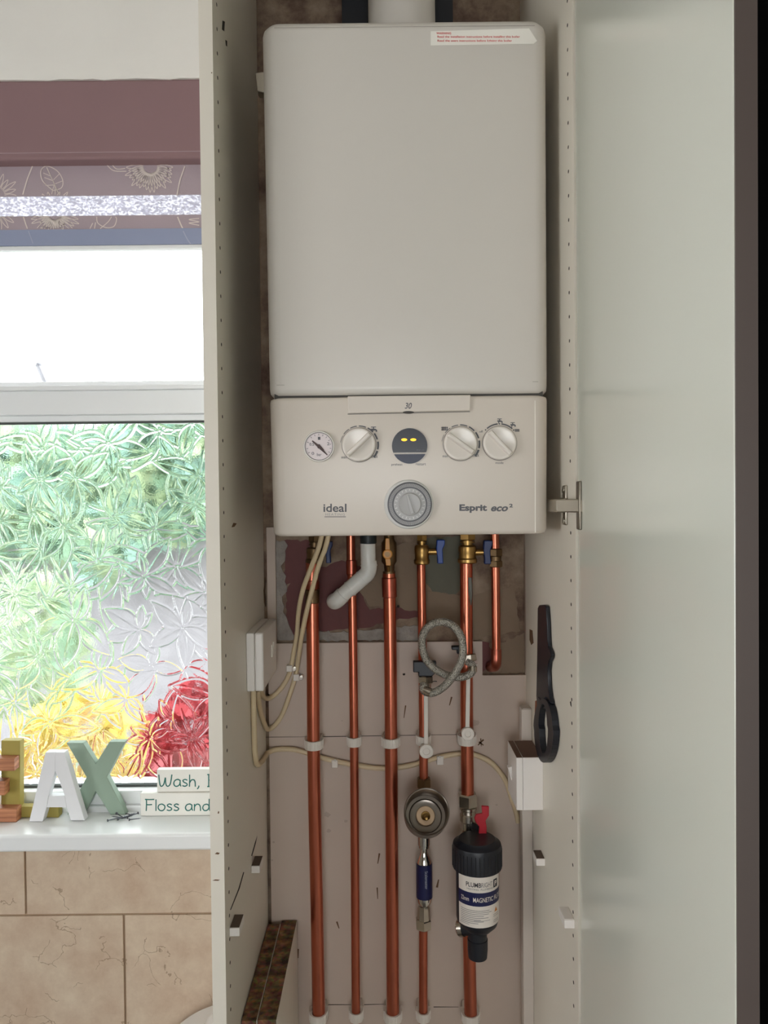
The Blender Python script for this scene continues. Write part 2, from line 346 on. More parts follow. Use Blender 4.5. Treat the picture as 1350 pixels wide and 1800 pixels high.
for cx, cz in cl:
    k = rng.integers(4, 8); a0 = rng.uniform(0, 6.28)
    for q in rng.permutation(k):
        a = a0+q*6.283/k+rng.uniform(-.45, .45); L = rng.uniform(0.04, 0.10); Wd = L*rng.uniform(0.19, 0.27); bend = rng.uniform(-.6, .6)
        dx, dz = GX-cx, GZ-cz; u = (dx*math.cos(a)+dz*math.sin(a))/L; v = (-dx*math.sin(a)+dz*math.cos(a)); v = v-bend*L*u*u*0.5
        ins = (u > 0.02) & (u < 0.99)
        uu = np.clip(u, 0.001, 0.999); wv = Wd*np.sin(np.pi*uu**0.85)**0.9+1e-5
        t = np.abs(v)/wv; ins &= t < 1
        dist = (1-t)*wv
        rim = np.exp(-((dist-0.0015)/0.0012)**2)*0.0012
        vein = np.exp(-(v/0.0015)**2)*0.0007*(1-uu)
        h = 0.0004+0.0002*(1-t*t)+rim+vein+v*rng.uniform(-.02, .02)
        H = np.where(ins, h, H)
for _ in range(1):
    Hp = np.pad(H, 1, mode='edge'); H = (Hp[1:-1, 1:-1]*2+Hp[:-2, 1:-1]+Hp[2:, 1:-1]+Hp[1:-1, :-2]+Hp[1:-1, 2:])/6
me = bpy.data.meshes.new('leaf_glass_pane')
V = np.stack([GX, WIN_Y-0.004-H, GZ], -1).reshape(-1, 3)
idx = np.arange(NX*NZ).reshape(NZ, NX); Q = np.stack([idx[:-1, :-1], idx[:-1, 1:], idx[1:, 1:], idx[1:, :-1]], -1).reshape(-1, 4)
nv = len(V); V = np.vstack([V, [[gx0, WIN_Y+0.003, gz0], [gx1, WIN_Y+0.003, gz0], [gx1, WIN_Y+0.003, gz1], [gx0, WIN_Y+0.003, gz1]]]); Q = np.vstack([Q, [[nv+3, nv+2, nv+1, nv]]])
me.from_pydata(V.tolist(), [], Q.tolist()); me.materials.append(GLASS); me.polygons.foreach_set('use_smooth', [True]*(len(Q)-1)+[False])
o = bpy.data.objects.new('leaf_glass_pane', me); COL.objects.link(o); o.parent = win
MB().box((WXL+0.06, WIN_Y-0.004, gz0), (gx0, WIN_Y+0.003, gz1)).build('side_pane', CLEAR, win)
# sill board
SILLM = mat('glossy_white_sill', (240, 242, 242), 0.22, var=0.02)
MB().box((-1.5, -0.03, SILL_Z-0.03), (-0.256, FY0+0.02, SILL_Z)).build('window_sill', SILLM, win, bevel=0.005, seg=3)
# casement stay peg seen against the sky
a = P(83, 680, WIN_Y+0.03); c = P(68, 644, WIN_Y+0.07)
MB().tube([a, a+(c-a)*0.5, c], 0.0050, 10).rod(c, c+Vector((0, 0.002, 0.004)), 0.0062).build('window_stay', mat('grey_stay_plastic', (176, 178, 184), 0.6), win)

# ------------------------------------------------------------------ outdoors, seen blurred through the leaf glass
struct(MB().box((-6, 0.24, -0.04), (5, 14, 0.0)).build('floor_patio', mat('pale_patio', (170, 168, 168), 0.9, var=0.15, vscale=2)))
struct(MB().box((-5.5, 3.0, 0.0), (1.5, 3.15, P(180, 935, 3.0).z)).build('wall_garden', mat('pale_lilac_render', (146, 142, 146), 0.9, var=0.5, vscale=9)))
def bush(name, c, r, M, label, cat, nleaf=900, ls=0.05, flat=(1, 1, 1)):
    mb = MB(); vs = []; R = np.random.default_rng(int(abs(c[0])*1000+c[1]*77))
    for i in range(nleaf):
        d = R.normal(size=3); d /= np.linalg.norm(d); rr = R.uniform(0.55, 1.0)**0.5
        p = Vector((c[0]+d[0]*r[0]*rr, c[1]+d[1]*r[1]*rr, max(0.03, c[2]+d[2]*r[2]*rr)))
        a = Vector(R.normal(size=3)).normalized(); b_ = a.orthogonal().normalized(); s = ls*R.uniform(0.6, 1.3)
        mb.slot(int(R.integers(0, len(M)))).add([p-a*s, p+b_*s*0.45, p+a*s, p-b_*s*0.45], [(0, 1, 2, 3)])
    mb.slot(0).rod((c[0], c[1], 0), (c[0], c[1], c[2]), 0.03, 0.015, 8)
    o = mb.build(name, M, None, fix=False); return solo(o, (c[0], c[1], 0), label, cat)
GR1 = mat('hedge_green', (132, 162, 134), 0.6, var=0.2); GR2 = mat('hedge_green_light', (156, 172, 136), 0.6, var=0.2); GR3 = mat('hedge_green_blue', (134, 166, 152), 0.6, var=0.2)
YEL = mat('yellow_flowers', (204, 188, 96), 0.6, var=0.1); ORA = mat('orange_flowers', (200, 164, 100), 0.6, var=0.1); RED = mat('red_flowers', (162, 40, 50), 0.6, var=0.1); PINK = mat('pink_red_flowers', (184, 94, 102), 0.6, var=0.1)
hb = MB(); R = np.random.default_rng(3)
for i in range(4200):
    p = Vector((R.uniform(-3.2, 0.6), R.uniform(2.55, 2.84), 0)); p.z = R.uniform(1.40-0.26*max(0, math.sin(p.x*3.1+1.0)+0.55*math.sin(p.x*7.7))**2*(0.6 if p.x > -0.5 else 1)-0.18*R.uniform(0, 1), 1.93+0.06*math.sin(p.x*5)); a = Vector(R.normal(size=3)).normalized(); b_ = a.orthogonal().normalized(); s = R.uniform(0.05, 0.11)
    hb.slot(int(R.integers(0, 3))).add([p-a*s, p+b_*s*0.5, p+a*s, p-b_*s*0.5], [(0, 1, 2, 3)])
hb.slot(0).box((-3.2, 2.70, 1.42), (0.6, 2.78, 1.85)); [hb.rod((x, 2.74, 0), (x, 2.74, 1.5), 0.02, n=8) for x in (-2.9, -1.9, 0.3)]
solo(hb.build('garden_hedge', [GR1, GR2, GR3], None, fix=False), (-1.3, 2.74, 0), 'green hedge seen blurred through the upper part of the leaf glass', 'hedge', kind='stuff')
c = P(330, 1290, 0.85); bush('flowering_shrub', (c.x+0.03, 0.85, c.z-0.10), (0.16, 0.13, 0.25), [RED, PINK, RED], 'red flowering shrub seen blurred through the glass at lower right of window', 'shrub', 700, 0.035)
c = P(150, 1290, 1.25); bush('flowering_shrub', (c.x, 1.25, c.z-0.10), (0.27, 0.15, 0.26), [YEL, YEL, ORA], 'yellow flowering shrub seen blurred through the glass left of the red one', 'shrub', 620, 0.04)
c = P(95, 1060, 1.9); bush('garden_bush', (c.x-0.1, 1.9, c.z-0.20), (0.26, 0.2, 0.34), [GR1, GR2, GR2], 'small green bush seen blurred at left through the middle of the leaf glass', 'bush', 420, 0.05)

# ------------------------------------------------------------------ blind
BR = mat('mauve_brown_fabric', (146, 116, 118), 0.75, var=0.05, bump=0.1, bscale=400)
BF = mat('grey_mauve_fabric', (176, 160, 166), 0.85, var=0.04, bump=0.15, bscale=600)
BBAR = mat('flare_blue_fabric', (150, 158, 184), 0.8, var=0.04)  # blue of the lens flare mixed into the hem colour
FLOW = mat('cream_floral_print', (226, 214, 206), 0.85)
SHEER = bpy.data.materials.new('sheer_weave'); SHEER.use_nodes = True; n, l = nodes_of(SHEER); n.remove(n['Principled BSDF'])
tl = n.new('ShaderNodeBsdfTranslucent'); tl.inputs[0].default_value = (0.60, 0.60, 0.66, 1); tr = n.new('ShaderNodeBsdfTransparent'); ms = n.new('ShaderNodeMixShader')
tcs = n.new('ShaderNodeTexCoord'); mp = n.new('ShaderNodeMapping'); mp.inputs['Scale'].default_value = (1, 1, 1.6); ns = n.new('ShaderNodeTexNoise'); ns.inputs['Scale'].default_value = 230; ns.inputs['Detail'].default_value = 2
l.new(tcs.outputs['Object'], mp.inputs[0]); l.new(mp.outputs[0], ns.inputs['Vector']); rr = n.new('ShaderNodeValToRGB'); rr.color_ramp.elements[0].position = 0.40; rr.color_ramp.elements[0].color = (0.0, 0.0, 0.0, 1); rr.color_ramp.elements[1].position = 0.62; rr.color_ramp.elements[1].color = (0.30, 0.30, 0.30, 1)
df = n.new('ShaderNodeBsdfDiffuse'); df.inputs[0].default_value = rgb((200, 196, 206)); m0 = n.new('ShaderNodeMixShader'); m0.inputs[0].default_value = 0.5; l.new(tl.outputs[0], m0.inputs[1]); l.new(df.outputs[0], m0.inputs[2])
l.new(ns.outputs['Fac'], rr.inputs[0]); l.new(rr.outputs[0], ms.inputs[0]); l.new(m0.outputs[0], ms.inputs[1]); l.new(tr.outputs[0], ms.inputs[2]); l.new(ms.outputs[0], n['Material Output'].inputs[0])
zy = lambda y, Y: P(175, y, Y).z
bl = thing('window_blind', 'mauve day and night blind with floral print, half raised over the bathroom window', 'blind', (-0.85, 0.02, zy(440, 0.03)))
XL, XR = -1.43, -0.275
MB().box((XL, -0.002, zy(279, -0.002)), (XR, 0.03, HEAD_Z-0.003)).build('headrail_cover', BR, bl, bevel=0.004)
MB().box((XL, -0.0032, zy(268, -0.002)-0.0006), (XR, -0.0019, zy(268, -0.002)+0.0006)).build('trim_line', mat('pale_mauve_edge', (176, 150, 152), 0.6), bl)
FYB = 0.026
def stroke(mb, pts, wd=1.6, Y=FYB-0.0008, k=6, ylim=None):
    pts = smoothpath([Vector((x, y, 0)) for x, y in pts], k)
    if ylim:
        run = []
        for p in pts+[None]:
            if p is not None and ylim[0] < p.y < ylim[1]: run.append(p)
            else:
                if len(run) > 1: stroke(mb, [(q.x, q.y) for q in run], wd, Y, 1)
                run = []
        return
    pts = [P(p.x, p.y, Y) for p in pts]; vs = []
    for i, p in enumerate(pts):
        d = (pts[min(i+1, len(pts)-1)]-pts[max(i-1, 0)]).normalized(); nn = Vector((-d.z, 0, d.x))*wd*0.5*mm(Y); vs += [p-nn, p+nn]
    mb.add(vs, [(2*i, 2*i+1, 2*i+3, 2*i+2) for i in range(len(pts)-1)])
def petal(mb, cx, cy, a, r0, r1, wd, ylim):
    ca, sa = math.cos(a), math.sin(a)
    def q(r, s): return (cx+ca*r-sa*s, cy+sa*r+ca*s)
    pts = [q(r0, wd*0.3), q((r0+r1)/2, wd), q(r1, 0), q((r0+r1)/2, -wd), q(r0, -wd*0.3)]
    stroke(mb, pts, 1.3, ylim=ylim)
up = MB().slot(0).box((XL, FYB, zy(344, FYB)), (XR, FYB+0.001, zy(286, FYB)+0.03)); up.slot(1)
for i in range(21): petal(up, 264, 292, 0.05+i*3.04/20, 12, random.uniform(38, 48), 3.5, (286, 344))
for i in range(10): petal(up, 90, 374, -math.pi+0.3+i*2.5/9, 16, random.uniform(36, 50), 3, (290, 344))
for i in range(7): petal(up, -6, 344, -1.9+i*1.9/6, 14, random.uniform(30, 46), 3, (290, 345))
stroke(up, [(93,335),(75,318),(72,300),(82,292),(100,300),(110,316),(108,330),(93,335)]); stroke(up, [(104,342),(93,318),(82,294)])
for s in ((94,318,78,312),(90,310,76,304),(97,325,80,326),(94,316,104,306),(97,323,110,318)): stroke(up, [(s[0],s[1]),(s[2],s[3])], 1.2)
stroke(up, [(57,292),(48,315),(40,342)], 2.2); stroke(up, [(325,292),(316,318),(311,344)], 2.2); stroke(up, [(188,290),(200,300),(222,301)]); stroke(up, [(196,288),(205,297),(220,296)])
up.build('upper_fabric_band', [BF, FLOW], bl)
MB().box((XL, FYB, zy(379, FYB)), (XR, FYB+0.001, zy(344, FYB))).build('sheer_band', SHEER, bl)
lo = MB().slot(0).box((XL, FYB, zy(404, FYB)), (XR, FYB+0.001, zy(379, FYB))); lo.slot(1)
for i in range(19): petal(lo, 96, 376, 0.05+i*3.04/18, 10, random.uniform(26, 48), 3, (379.5, 403.5))
for i in range(6): petal(lo, -4, 372, 0.2+i*2.0/5, 10, 34, 3, (379.5, 403.5))
stroke(lo, [(170,381),(172,392),(186,400),(200,398),(205,386),(203,381)]); stroke(lo, [(176,402),(190,390),(196,381)]); stroke(lo, [(158,402),(163,392)]); stroke(lo, [(166,402),(168,391)])
stroke(lo, [(41,381),(48,402)], 2.2); stroke(lo, [(312,381),(318,395),(322,403)], 2.2); stroke(lo, [(350,384),(332,386),(350,390),(332,392),(350,396)])
lo.build('lower_fabric_band', [BF, FLOW], bl)
bb = MB().slot(0).box((XL, FYB-0.004, zy(432, FYB)), (XR, FYB+0.008, zy(404, FYB))); bb.slot(1)
stroke(bb, [(322,406),(329,420),(336,430)], 1.8, FYB-0.0048); stroke(bb, [(50,406),(58,428)], 1.4, FYB-0.0048)
bb.build('hem_pocket', [BBAR, mat('faint_floral_print', (176, 178, 196), 0.85)], bl)
MB().box((XL, FYB-0.004, zy(440, FYB)), (XR, FYB+0.008, zy(432, FYB))).build('bottom_rail', UPVC, bl, bevel=0.002)

# ------------------------------------------------------------------ things on the sill
def letter(name, pts, base, depth, M, label, holes=None, side=None):
    Y = PZ(base[0], base[1], SILL_Z).y; mb = MB()
    for poly in pts: mb.prism([P(x, y, Y) for x, y in poly], (0, depth, 0))
    o = mb.build(name, M, None, bevel=0.0008)
    zmin = min(v.co.z for v in o.data.vertices); o.data.transform(Matrix.Translation((0, 0, SILL_Z+0.0004-zmin)))
    return solo(o, (P(base[0], base[1], Y).x, Y, SILL_Z), label, 'letter', 'wooden letters on the window sill')
ASH = mat('white_letter_paint', (232, 232, 234), 0.5); SAGE = mat('sage_green_paint', (146, 166, 148), 0.55); MUST = mat('mustard_green_paint', (166, 150, 72), 0.55)
WOOD = bpy.data.materials.new('orange_wood'); WOOD.use_nodes = True; n, l = nodes_of(WOOD); b = n['Principled BSDF']; b.inputs['Roughness'].default_value = 0.5
tc = n.new('ShaderNodeTexCoord'); mp = n.new('ShaderNodeMapping'); mp.inputs['Scale'].default_value = (8, 40, 160); nz = n.new('ShaderNodeTexNoise'); nz.inputs['Scale'].default_value = 1; nz.inputs['Detail'].default_value = 4
l.new(tc.outputs['Object'], mp.inputs[0]); l.new(mp.outputs[0], nz.inputs[0]); rp = n.new('ShaderNodeValToRGB'); rp.color_ramp.elements[0].position = 0.35; rp.color_ramp.elements[0].color = rgb((150, 92, 62)); rp.color_ramp.elements[1].position = 0.65; rp.color_ramp.elements[1].color = rgb((204, 140, 100)); l.new(nz.outputs[0], rp.inputs[0]); l.new(rp.outputs[0], b.inputs['Base Color'])
letter('wooden_letter', [[(117,1307),(146,1307),(168,1344),(192,1305),(220,1305),(188,1367),(222,1433),(194,1433),(168,1392),(147,1433),(118,1433),(152,1367)]], (170, 1433), 0.017, SAGE, 'sage green wooden letter X, right end of the word on the sill')
letter('wooden_letter', [[(2,1303),(35,1303),(35,1415),(35,1419),(103,1419),(103,1438),(2,1438)]], (50, 1438), 0.017, MUST, 'mustard green wooden letter L, partly behind the white A')
letter('wooden_letter', [[(51,1445),(80,1323),(97,1323),(97,1356),(85,1401),(82,1420),(75,1445)], [(97,1323),(113,1323),(149,1443),(124,1443),(117,1420),(114,1400),(97,1356)], [(85.4,1400),(113.8,1400),(117,1420),(82,1420)]], (100, 1444.5), 0.017, ASH, 'white wooden letter A standing in front of the sage green X')
letter('wooden_letter', [[(-42,1330),(-14,1330),(-14,1446),(-42,1446)], [(-14,1334),(25,1334),(25,1356),(-14,1356)], [(-14,1374),(8,1374),(8,1399),(-14,1399)], [(-14,1422),(29,1422),(29,1446),(-14,1446)]], (10, 1446), 0.02, WOOD, 'bare orange-brown wooden letter E cut by the left edge, in front of the mustard L')

SIGNW = mat('white_washed_wood', (238, 236, 228), 0.6, var=0.04); TEAL = mat('teal_handwriting', (34, 112, 104), 0.6)
GL = {  # handwriting, unit boxes: strokes of (x, y) with y up, x-height 0.6
 'W': (1.05, [[(0,1),(.08,.2),(.2,.02),(.36,.2),(.48,.75)], [(.48,.75),(.52,.2),(.66,.02),(.84,.25),(.95,1)]]),
 'a': (.62, [[(.5,.5),(.34,.6),(.12,.5),(.04,.25),(.14,.04),(.32,.04),(.46,.2),(.5,.5)], [(.5,.55),(.5,.2),(.56,.02)]]),
 's': (.5, [[(.4,.52),(.24,.6),(.08,.5),(.16,.36),(.34,.26),(.38,.12),(.22,.02),(.04,.08)]]),
 'h': (.6, [[(.06,1.0),(.06,.5),(.05,.0)], [(.06,.3),(.2,.55),(.38,.56),(.46,.38),(.48,.0)]]),
 ',': (.4, [[(.12,.08),(.12,-.04),(.02,-.2)]]), ' ': (.34, []),
 'B': (.75, [[(.1,1),(.1,.5),(.1,0)], [(.0,1),(.4,1),(.55,.8),(.4,.56),(.1,.54),(.45,.5),(.62,.26),(.45,.03),(.0,.0)]]),
 'F': (.66, [[(.06,1),(.06,.5),(.04,0)], [(-.04,1),(.3,.98),(.62,1.0)], [(.06,.54),(.25,.53),(.46,.55)]]),
 'l': (.2, [[(.08,1.0),(.08,.5),(.08,0)]]),
 'o': (.62, [[(.3,.6),(.1,.5),(.04,.26),(.16,.04),(.36,.02),(.5,.2),(.5,.44),(.3,.6)]]),
 'n': (.62, [[(.06,.6),(.06,.3),(.05,0)], [(.06,.35),(.2,.56),(.38,.56),(.48,.36),(.5,0)]]),
 'd': (.62, [[(.48,.46),(.34,.58),(.12,.5),(.04,.25),(.14,.04),(.32,.04),(.46,.2),(.48,.46)], [(.5,1.05),(.5,.4),(.54,0)]]),
}
def handwrite(mb, txt, x0, ybase, cap, sx, Y, wd, xmax):
    x = x0
    for ch in txt:
        adv, ss = GL[ch]
        for s in ss:
            pts = smoothpath([P(x+p[0]*sx, ybase-p[1]*cap, Y) for p in s], 5)
            if max(p.x for p in pts) < xmax: mb.tube(pts, wd*0.5*mm(Y), 6)
        x += adv*sx
def sign(base, x0, ytop, ybot, z0, txt, tx, tb, cap, sx, label, depth):
    Y = base
    a = P(x0, ybot, Y); zt = z0+(ybot-ytop)*mm(Y)
    r = thing('wooden_sign', label, 'sign', (a.x+0.06, Y+depth/2, z0), 'handwritten wooden signs on the sill')
    MB().box((a.x, Y, z0), (-0.263, Y+depth, zt)).build('block', SIGNW, r, bevel=0.0012)
    mb = MB(); dz = z0-a.z
    handwrite(mb, txt, tx, tb, cap, sx, Y, 2.1, -0.264)
    for v in mb.v: v.z += dz
    mb.build('lettering', TEAL, r)
    return zt
Yl = PZ(300, 1434.5, SILL_Z).y
zt = sign(Yl, 247, 1394, 1434.5, SILL_Z+0.0004, 'Floss and', 256, 1425, 20, 24.5, 'longer white wooden sign reading Floss and, flat on the sill under the other sign', 0.018)
sign(Yl+0.004, 276, 1349, 1389, zt+0.0004, 'Wash, B', 279, 1379, 21, 24.3, 'white wooden sign reading Wash, lying on top of the longer sign', 0.014)
R = random.Random(5)
proto = None
for i in range(9):
    px, py = 199+i*5.0+R.uniform(-2, 2), 1440-3*math.sin(i*1.3)+R.uniform(-3, 4); c = PZ(px, py, SILL_Z)
    if proto is None:
        r = thing('small_screw', 'small dark grey screw in the loose pile beside the green X', 'screw', (0, 0, 0), 'screws loose on the sill')
        MB().lathe((-0.010, 0, 0), (1, 0, 0), [(0, 0.0010), (0.016, 0.0009), (0.020, 0.0002)], 8).build('shank', mat('dark_screw_steel', (96, 98, 104), 0.35, 1.0), r)
        MB().lathe((-0.0105, 0, 0), (1, 0, 0), [(-0.001, 0.0024), (0.0, 0.0024), (0.0016, 0.0010)], 10).build('head', MATS['dark_screw_steel'], r)
        proto = r; o = r
    else:
        o = proto.copy(); COL.objects.link(o)
        for ch in list(proto.children): cc = ch.copy(); COL.objects.link(cc); cc.parent = o
    o.location = (c.x, c.y, SILL_Z+0.0026+(i % 3)*0.0022); o.rotation_euler = (0, R.uniform(-.12, .12), R.uniform(-0.9, 0.9)+(math.pi if i % 2 else 0))

# white curved fitting at the bottom edge, against the cabinet side
Yb, Yf = -0.012, -0.13
arc = smoothpath([P(x, y, Yb) for x, y in ((296,1822),(314,1801),(330,1788),(350,1776),(372,1767),(400,1758),(446,1752))], 5)
arc = [p for p in arc if p.x < -0.2555]
body = [Vector((arc[0].x-0.02, Yb, arc[0].z-0.08))]+[Vector((p.x, Yb, p.z)) for p in arc]+[Vector((-0.2553, Yb, arc[-1].z)), Vector((-0.2553, Yb, 0.0)), Vector((arc[0].x-0.02, Yb, 0.0))]
fit = thing('bathroom_fitting', 'white curved glossy bathroom fitting peeking up at the bottom beside the cabinet', 'bathroom fitting', (-0.32, -0.07, 0))
CER = mat('white_ceramic', (232, 230, 226), 0.2, var=0.02)
MB().prism(body, (0, Yf-Yb, 0)).build('body', CER, fit, bevel=0.004, seg=3)
Yi = -0.10
inner = [P(x, y, Yi) for x, y in ((357,1812),(359,1800),(364,1790),(373,1780),(390,1773),(406,1770))]; inner = [p for p in inner if p.x < -0.257]
inner = [Vector((p.x, Yi, p.z)) for p in inner]+[Vector((-0.2565, Yi, inner[-1].z+0.001)), Vector((-0.2565, Yi, 0.6)), Vector((inner[0].x, Yi, 0.6))]
MB().prism(inner, (0, -0.05, 0)).build('raised_lid', CER, fit, bevel=0.003)

# ================================================================== CABINET
CT = 2.42
cab = thing('tall_cabinet', 'tall cream cupboard with its frosted door open, housing the boiler and copper pipes', 'cabinet', (0, -0.18, 0))
lp = MB().slot(0).box((-0.25, CABF, 0), (-0.232, 0.002, CT))
rp_ = MB().slot(0).box((0.232, CABF, 0), (0.25, RAW_Y-0.001, CT))
for k in range(60):
    z = 0.62+k*0.032
    for mbx, X, s in ((lp, -0.232, 1), (rp_, 0.232, -1)):
        if s == -1 and abs(z-P(1000, 890, -0.3).z) < 0.03: continue
        mbx.slot(1).rod((X-0.0005*s, -0.333, z), (X+0.0003*s, -0.333, z), 0.0024, n=10)
def smear(mbx, X, s, pts, sl, off=0.0003): mbx.slot(sl).prism([Vector((X, 0, 0))+Vector((0, p.y, p.z)) for p in (PX(x, y, X) for x, y in pts)], (off*s, 0, 0))
smear(lp, -0.232, 1, [(452,1469),(449.5,1482),(443,1505),(441.5,1504),(448,1481)], 1)
smear(lp, -0.232, 1, [(429,1533),(421,1562),(405.5,1600),(404.5,1599),(419,1562),(427.5,1533)], 1)
smear(lp, -0.232, 1, [(391,36),(395,38),(394,55),(390,52)], 1); smear(lp, -0.232, 1, [(396,70),(399,72),(399,82),(397,80)], 1)
smear(lp, -0.232, 1, [(410,919),(416,920),(412,926),(407,927)], 2); smear(lp, -0.232, 1, [(466,1012),(468,1013),(465,1040),(467,1060),(473,1077),(471,1079),(464,1060),(463,1038)], 2, 0.0012)
for x, y, ww, hh in ((384,1428,3,5),(382,1500,9,4),(380,1547,14,2.5),(372,128,2,3)):
    lp.slot(2).prism([P(x+dx*ww/2, y+dy*hh/2, CABF) for dx, dy in ((-1,.6),(-.2,-1),(1,-.5),(.5,1))], (0, -0.0003, 0))
smear(rp_, 0.232, -1, [(931,1106),(936,1108),(938,1130),(934,1134),(931,1125)], 2); smear(rp_, 0.232, -1, [(941,1232),(947,1230),(948,1285),(945,1282),(940,1262)], 3)
smear(rp_, 0.232, -1, [(1002,1234),(1004,1232),(1005,1243),(1003,1240)], 1)
lp.build('side_panel', [MELA, HOLE, DIRT], cab, bevel=0.0006); rp_.build('side_panel', [MELA, HOLE, DIRT, mat('copper_brown_stain', (156, 96, 66), 0.8)], cab, bevel=0.0006)
MB().box((-0.2318, CABF+0.002, CT-0.018), (0.2318, -0.001, CT)).build('top_panel', MELA, cab)
# back board with the cut-out that leaves the old wall bare
zc = P(700, 1129, 0).z; zc2 = P(890, 1187, 0).z; xl, xs_, xr = P(485, 1050, 0).x, P(848, 1160, 0).x, P(924, 1050, 0).x; zu = P(700, 925, 0).z
bk = MB().slot(0)
bk.box((-0.2262, 0, 0), (xs_, 0.010, zc)); bk.box((xs_, 0, 0), (0.2318, 0.010, zc2)); bk.box((-0.2262, 0, zc), (xl, 0.010, zu)); bk.box((xr, 0, zc2), (0.2318, 0.010, zu))
def mark(x0, y0, x1, y1, sl, wd=1.2):
    a, c = P(x0, y0, 0), P(x1, y1, 0); d = (c-a).normalized(); nn = Vector((-d.z, 0, d.x))*wd*0.5*mm(0); bk.slot(sl).prism([a-nn, c-nn*0.5, c+nn*0.5, a+nn], (0, -0.0003, 0))
mark(560, 1295, 812, 1291, 1, 1.3); mark(462, 1296, 540, 1295, 1, 0.9); mark(577, 1766, 620, 1766, 1, 1.3); mark(640, 1766, 675, 1765, 1, 1.2); mark(762, 1770, 806, 1770, 1, 1.3)
for x, y in ((710,1185),(472,1221),(700,1066)): bk.slot(1).rod(P(x, y, -0.0003), P(x, y, 0.001), 0.0024, n=12)
for q in ((713,1240,710,1262,2.4),(794,1225,790,1240,3),(667,1500,664,1518,3),(663,1560,664,1580,2.5),(592,1620,596,1632,3),(524,1668,524,1684,3),(768,1560,771,1546,4),(842,1304,850,1310,3),(850,1300,840,1310,3),(845,1298,846,1312,2)): mark(q[0], q[1], q[2], q[3], 2, q[4])
for x, y, rx in ((575,1432,7),(578,1460,5),(608,1443,4),(481,1480,3),(478,1512,3),(835,1270,9),(873,1415,2.5),(848,1595,2),(702,1300,3),(601,1267,2)):
    bk.slot(3).prism([P(x+math.cos(t)*rx*random.uniform(.6,1.1), y+math.sin(t)*rx*0.7*random.uniform(.6,1.2), 0) for t in np.linspace(0, 6.28, 11)[:-1]], (0, -0.0002, 0))
bk.build('back_panel', [BACKB, HOLE, DIRT, mat('faint_smudge', (180, 162, 148), 0.7, var=0.1)], cab)
# door, opened to about a right angle
DO = Vector((0.2340, CABF-0.004, 0)); al = math.radians(2.62); dd = Vector((-math.sin(al), -math.cos(al), 0)); dn = Vector((math.cos(al), -math.sin(al), 0)); DL = 0.497; DT = 0.0145
def dpt(u, v, z): p = DO+dd*u+dn*v; return Vector((p.x, p.y, z))
def dbox(mb, u0, u1, v0, v1, z0, z1): return mb.add([dpt(u0,v0,z0),dpt(u1,v0,z0),dpt(u1,v1,z0),dpt(u0,v1,z0),dpt(u0,v0,z1),dpt(u1,v0,z1),dpt(u1,v1,z1),dpt(u0,v1,z1)], [(0,3,2,1),(4,5,6,7),(0,1,5,4),(1,2,6,5),(2,3,7,6),(3,0,4,7)])
DOORM = mat('satin_pale_green_grey_door', (216, 218, 206), 0.17, var=0.012, vscale=2, spec=0.75)
door = dbox(MB(), 0, DL-0.002, 0, DT-0.003, 0.02, CT-0.004).build('door', DOORM, cab, bevel=0.0012)
DBR = mat('dark_brown_edge', (92, 80, 74), 0.5)
dbox(MB(), DL-0.0019, DL, 0.0004, DT, 0.02, CT-0.004).build('edge_band', DBR, door)
dbox(MB(), 0, DL-0.002, DT-0.0029, DT, 0.02, CT-0.004).build('outer_face', DBR, door)
mb = MB(); a, c = dpt(0, 0, 1), dpt(0, 0, 1)
# hinge
hz = P(995, 888, -0.32).z
hin = MB().box((0.2285, -0.318, hz-0.027), (0.2319, -0.300, hz+0.027)).box((0.2255, -0.322, hz-0.010), (0.2285, -0.296, hz+0.010)).build('hinge', STEEL, cab, bevel=0.0015)
MB().box((0.2115, -0.340, hz-0.0095), (0.2252, -0.272, hz+0.0085)).build('hinge_arm', STEEL, hin, bevel=0.002)
MB().rod((0.218, -0.273, hz), (0.218, -0.266, hz), 0.008, n=18).build('adjusting_screw', STEEL, hin)
MB().rod((0.2285, -0.309, hz+0.021), (0.2268, -0.309, hz+0.021), 0.0042, n=14).build('fixing_screw', STEEL, hin); MB().rod((0.2285, -0.309, hz-0.021), (0.2268, -0.309, hz-0.021), 0.0042, n=14).build('fixing_screw', STEEL, hin)
MB().prism([(0.2115,-0.340,hz-0.009),(0.2250,-0.340,hz-0.009),(0.2370,-0.366,hz-0.009),(0.2340,-0.392,hz-0.009),(0.226,-0.375,hz-0.009)], (0, 0, 0.017)).build('hinge_link', STEEL, hin, bevel=0.0015)
cp = MB(); dbox(cp, 0.006, 0.024, -0.0035, -0.0002, hz-0.031, hz+0.031); cp.build('cup_plate', mat('dull_hinge_steel', (136, 128, 116), 0.35, 1.0), hin, bevel=0.0012)
# shelf supports
def support(px0, py0, s, M2, deep):
    """px0, py0 = lower front corner next to the panel"""
    X = 0.232*s; p = PX(px0, py0, X); wdt = 0.0135; h = 0.012
    o = MB().slot(0).box((X-s*0.0001, p.y, p.z), (X-s*wdt, p.y+deep, p.z+h-0.0008)).slot(1).box((X-s*0.0006, p.y+0.001, p.z+h-0.0007), (X-s*(wdt-0.0005), p.y+deep-0.001, p.z+h)).build('shelf_support', [WPLAS, M2], cab, bevel=0.0006)
SUPTOP = mat('grimy_shaded_top', (92, 78, 68), 0.9)  # grime and shade on the support tops, both in the colour
support(441.5, 1535, -1, SUPTOP, 0.034); support(403.5, 1646, -1, SUPTOP, 0.034); support(958, 1522, 1, SUPTOP, 0.030); support(1010, 1632, 1, WPLAS, 0.034)

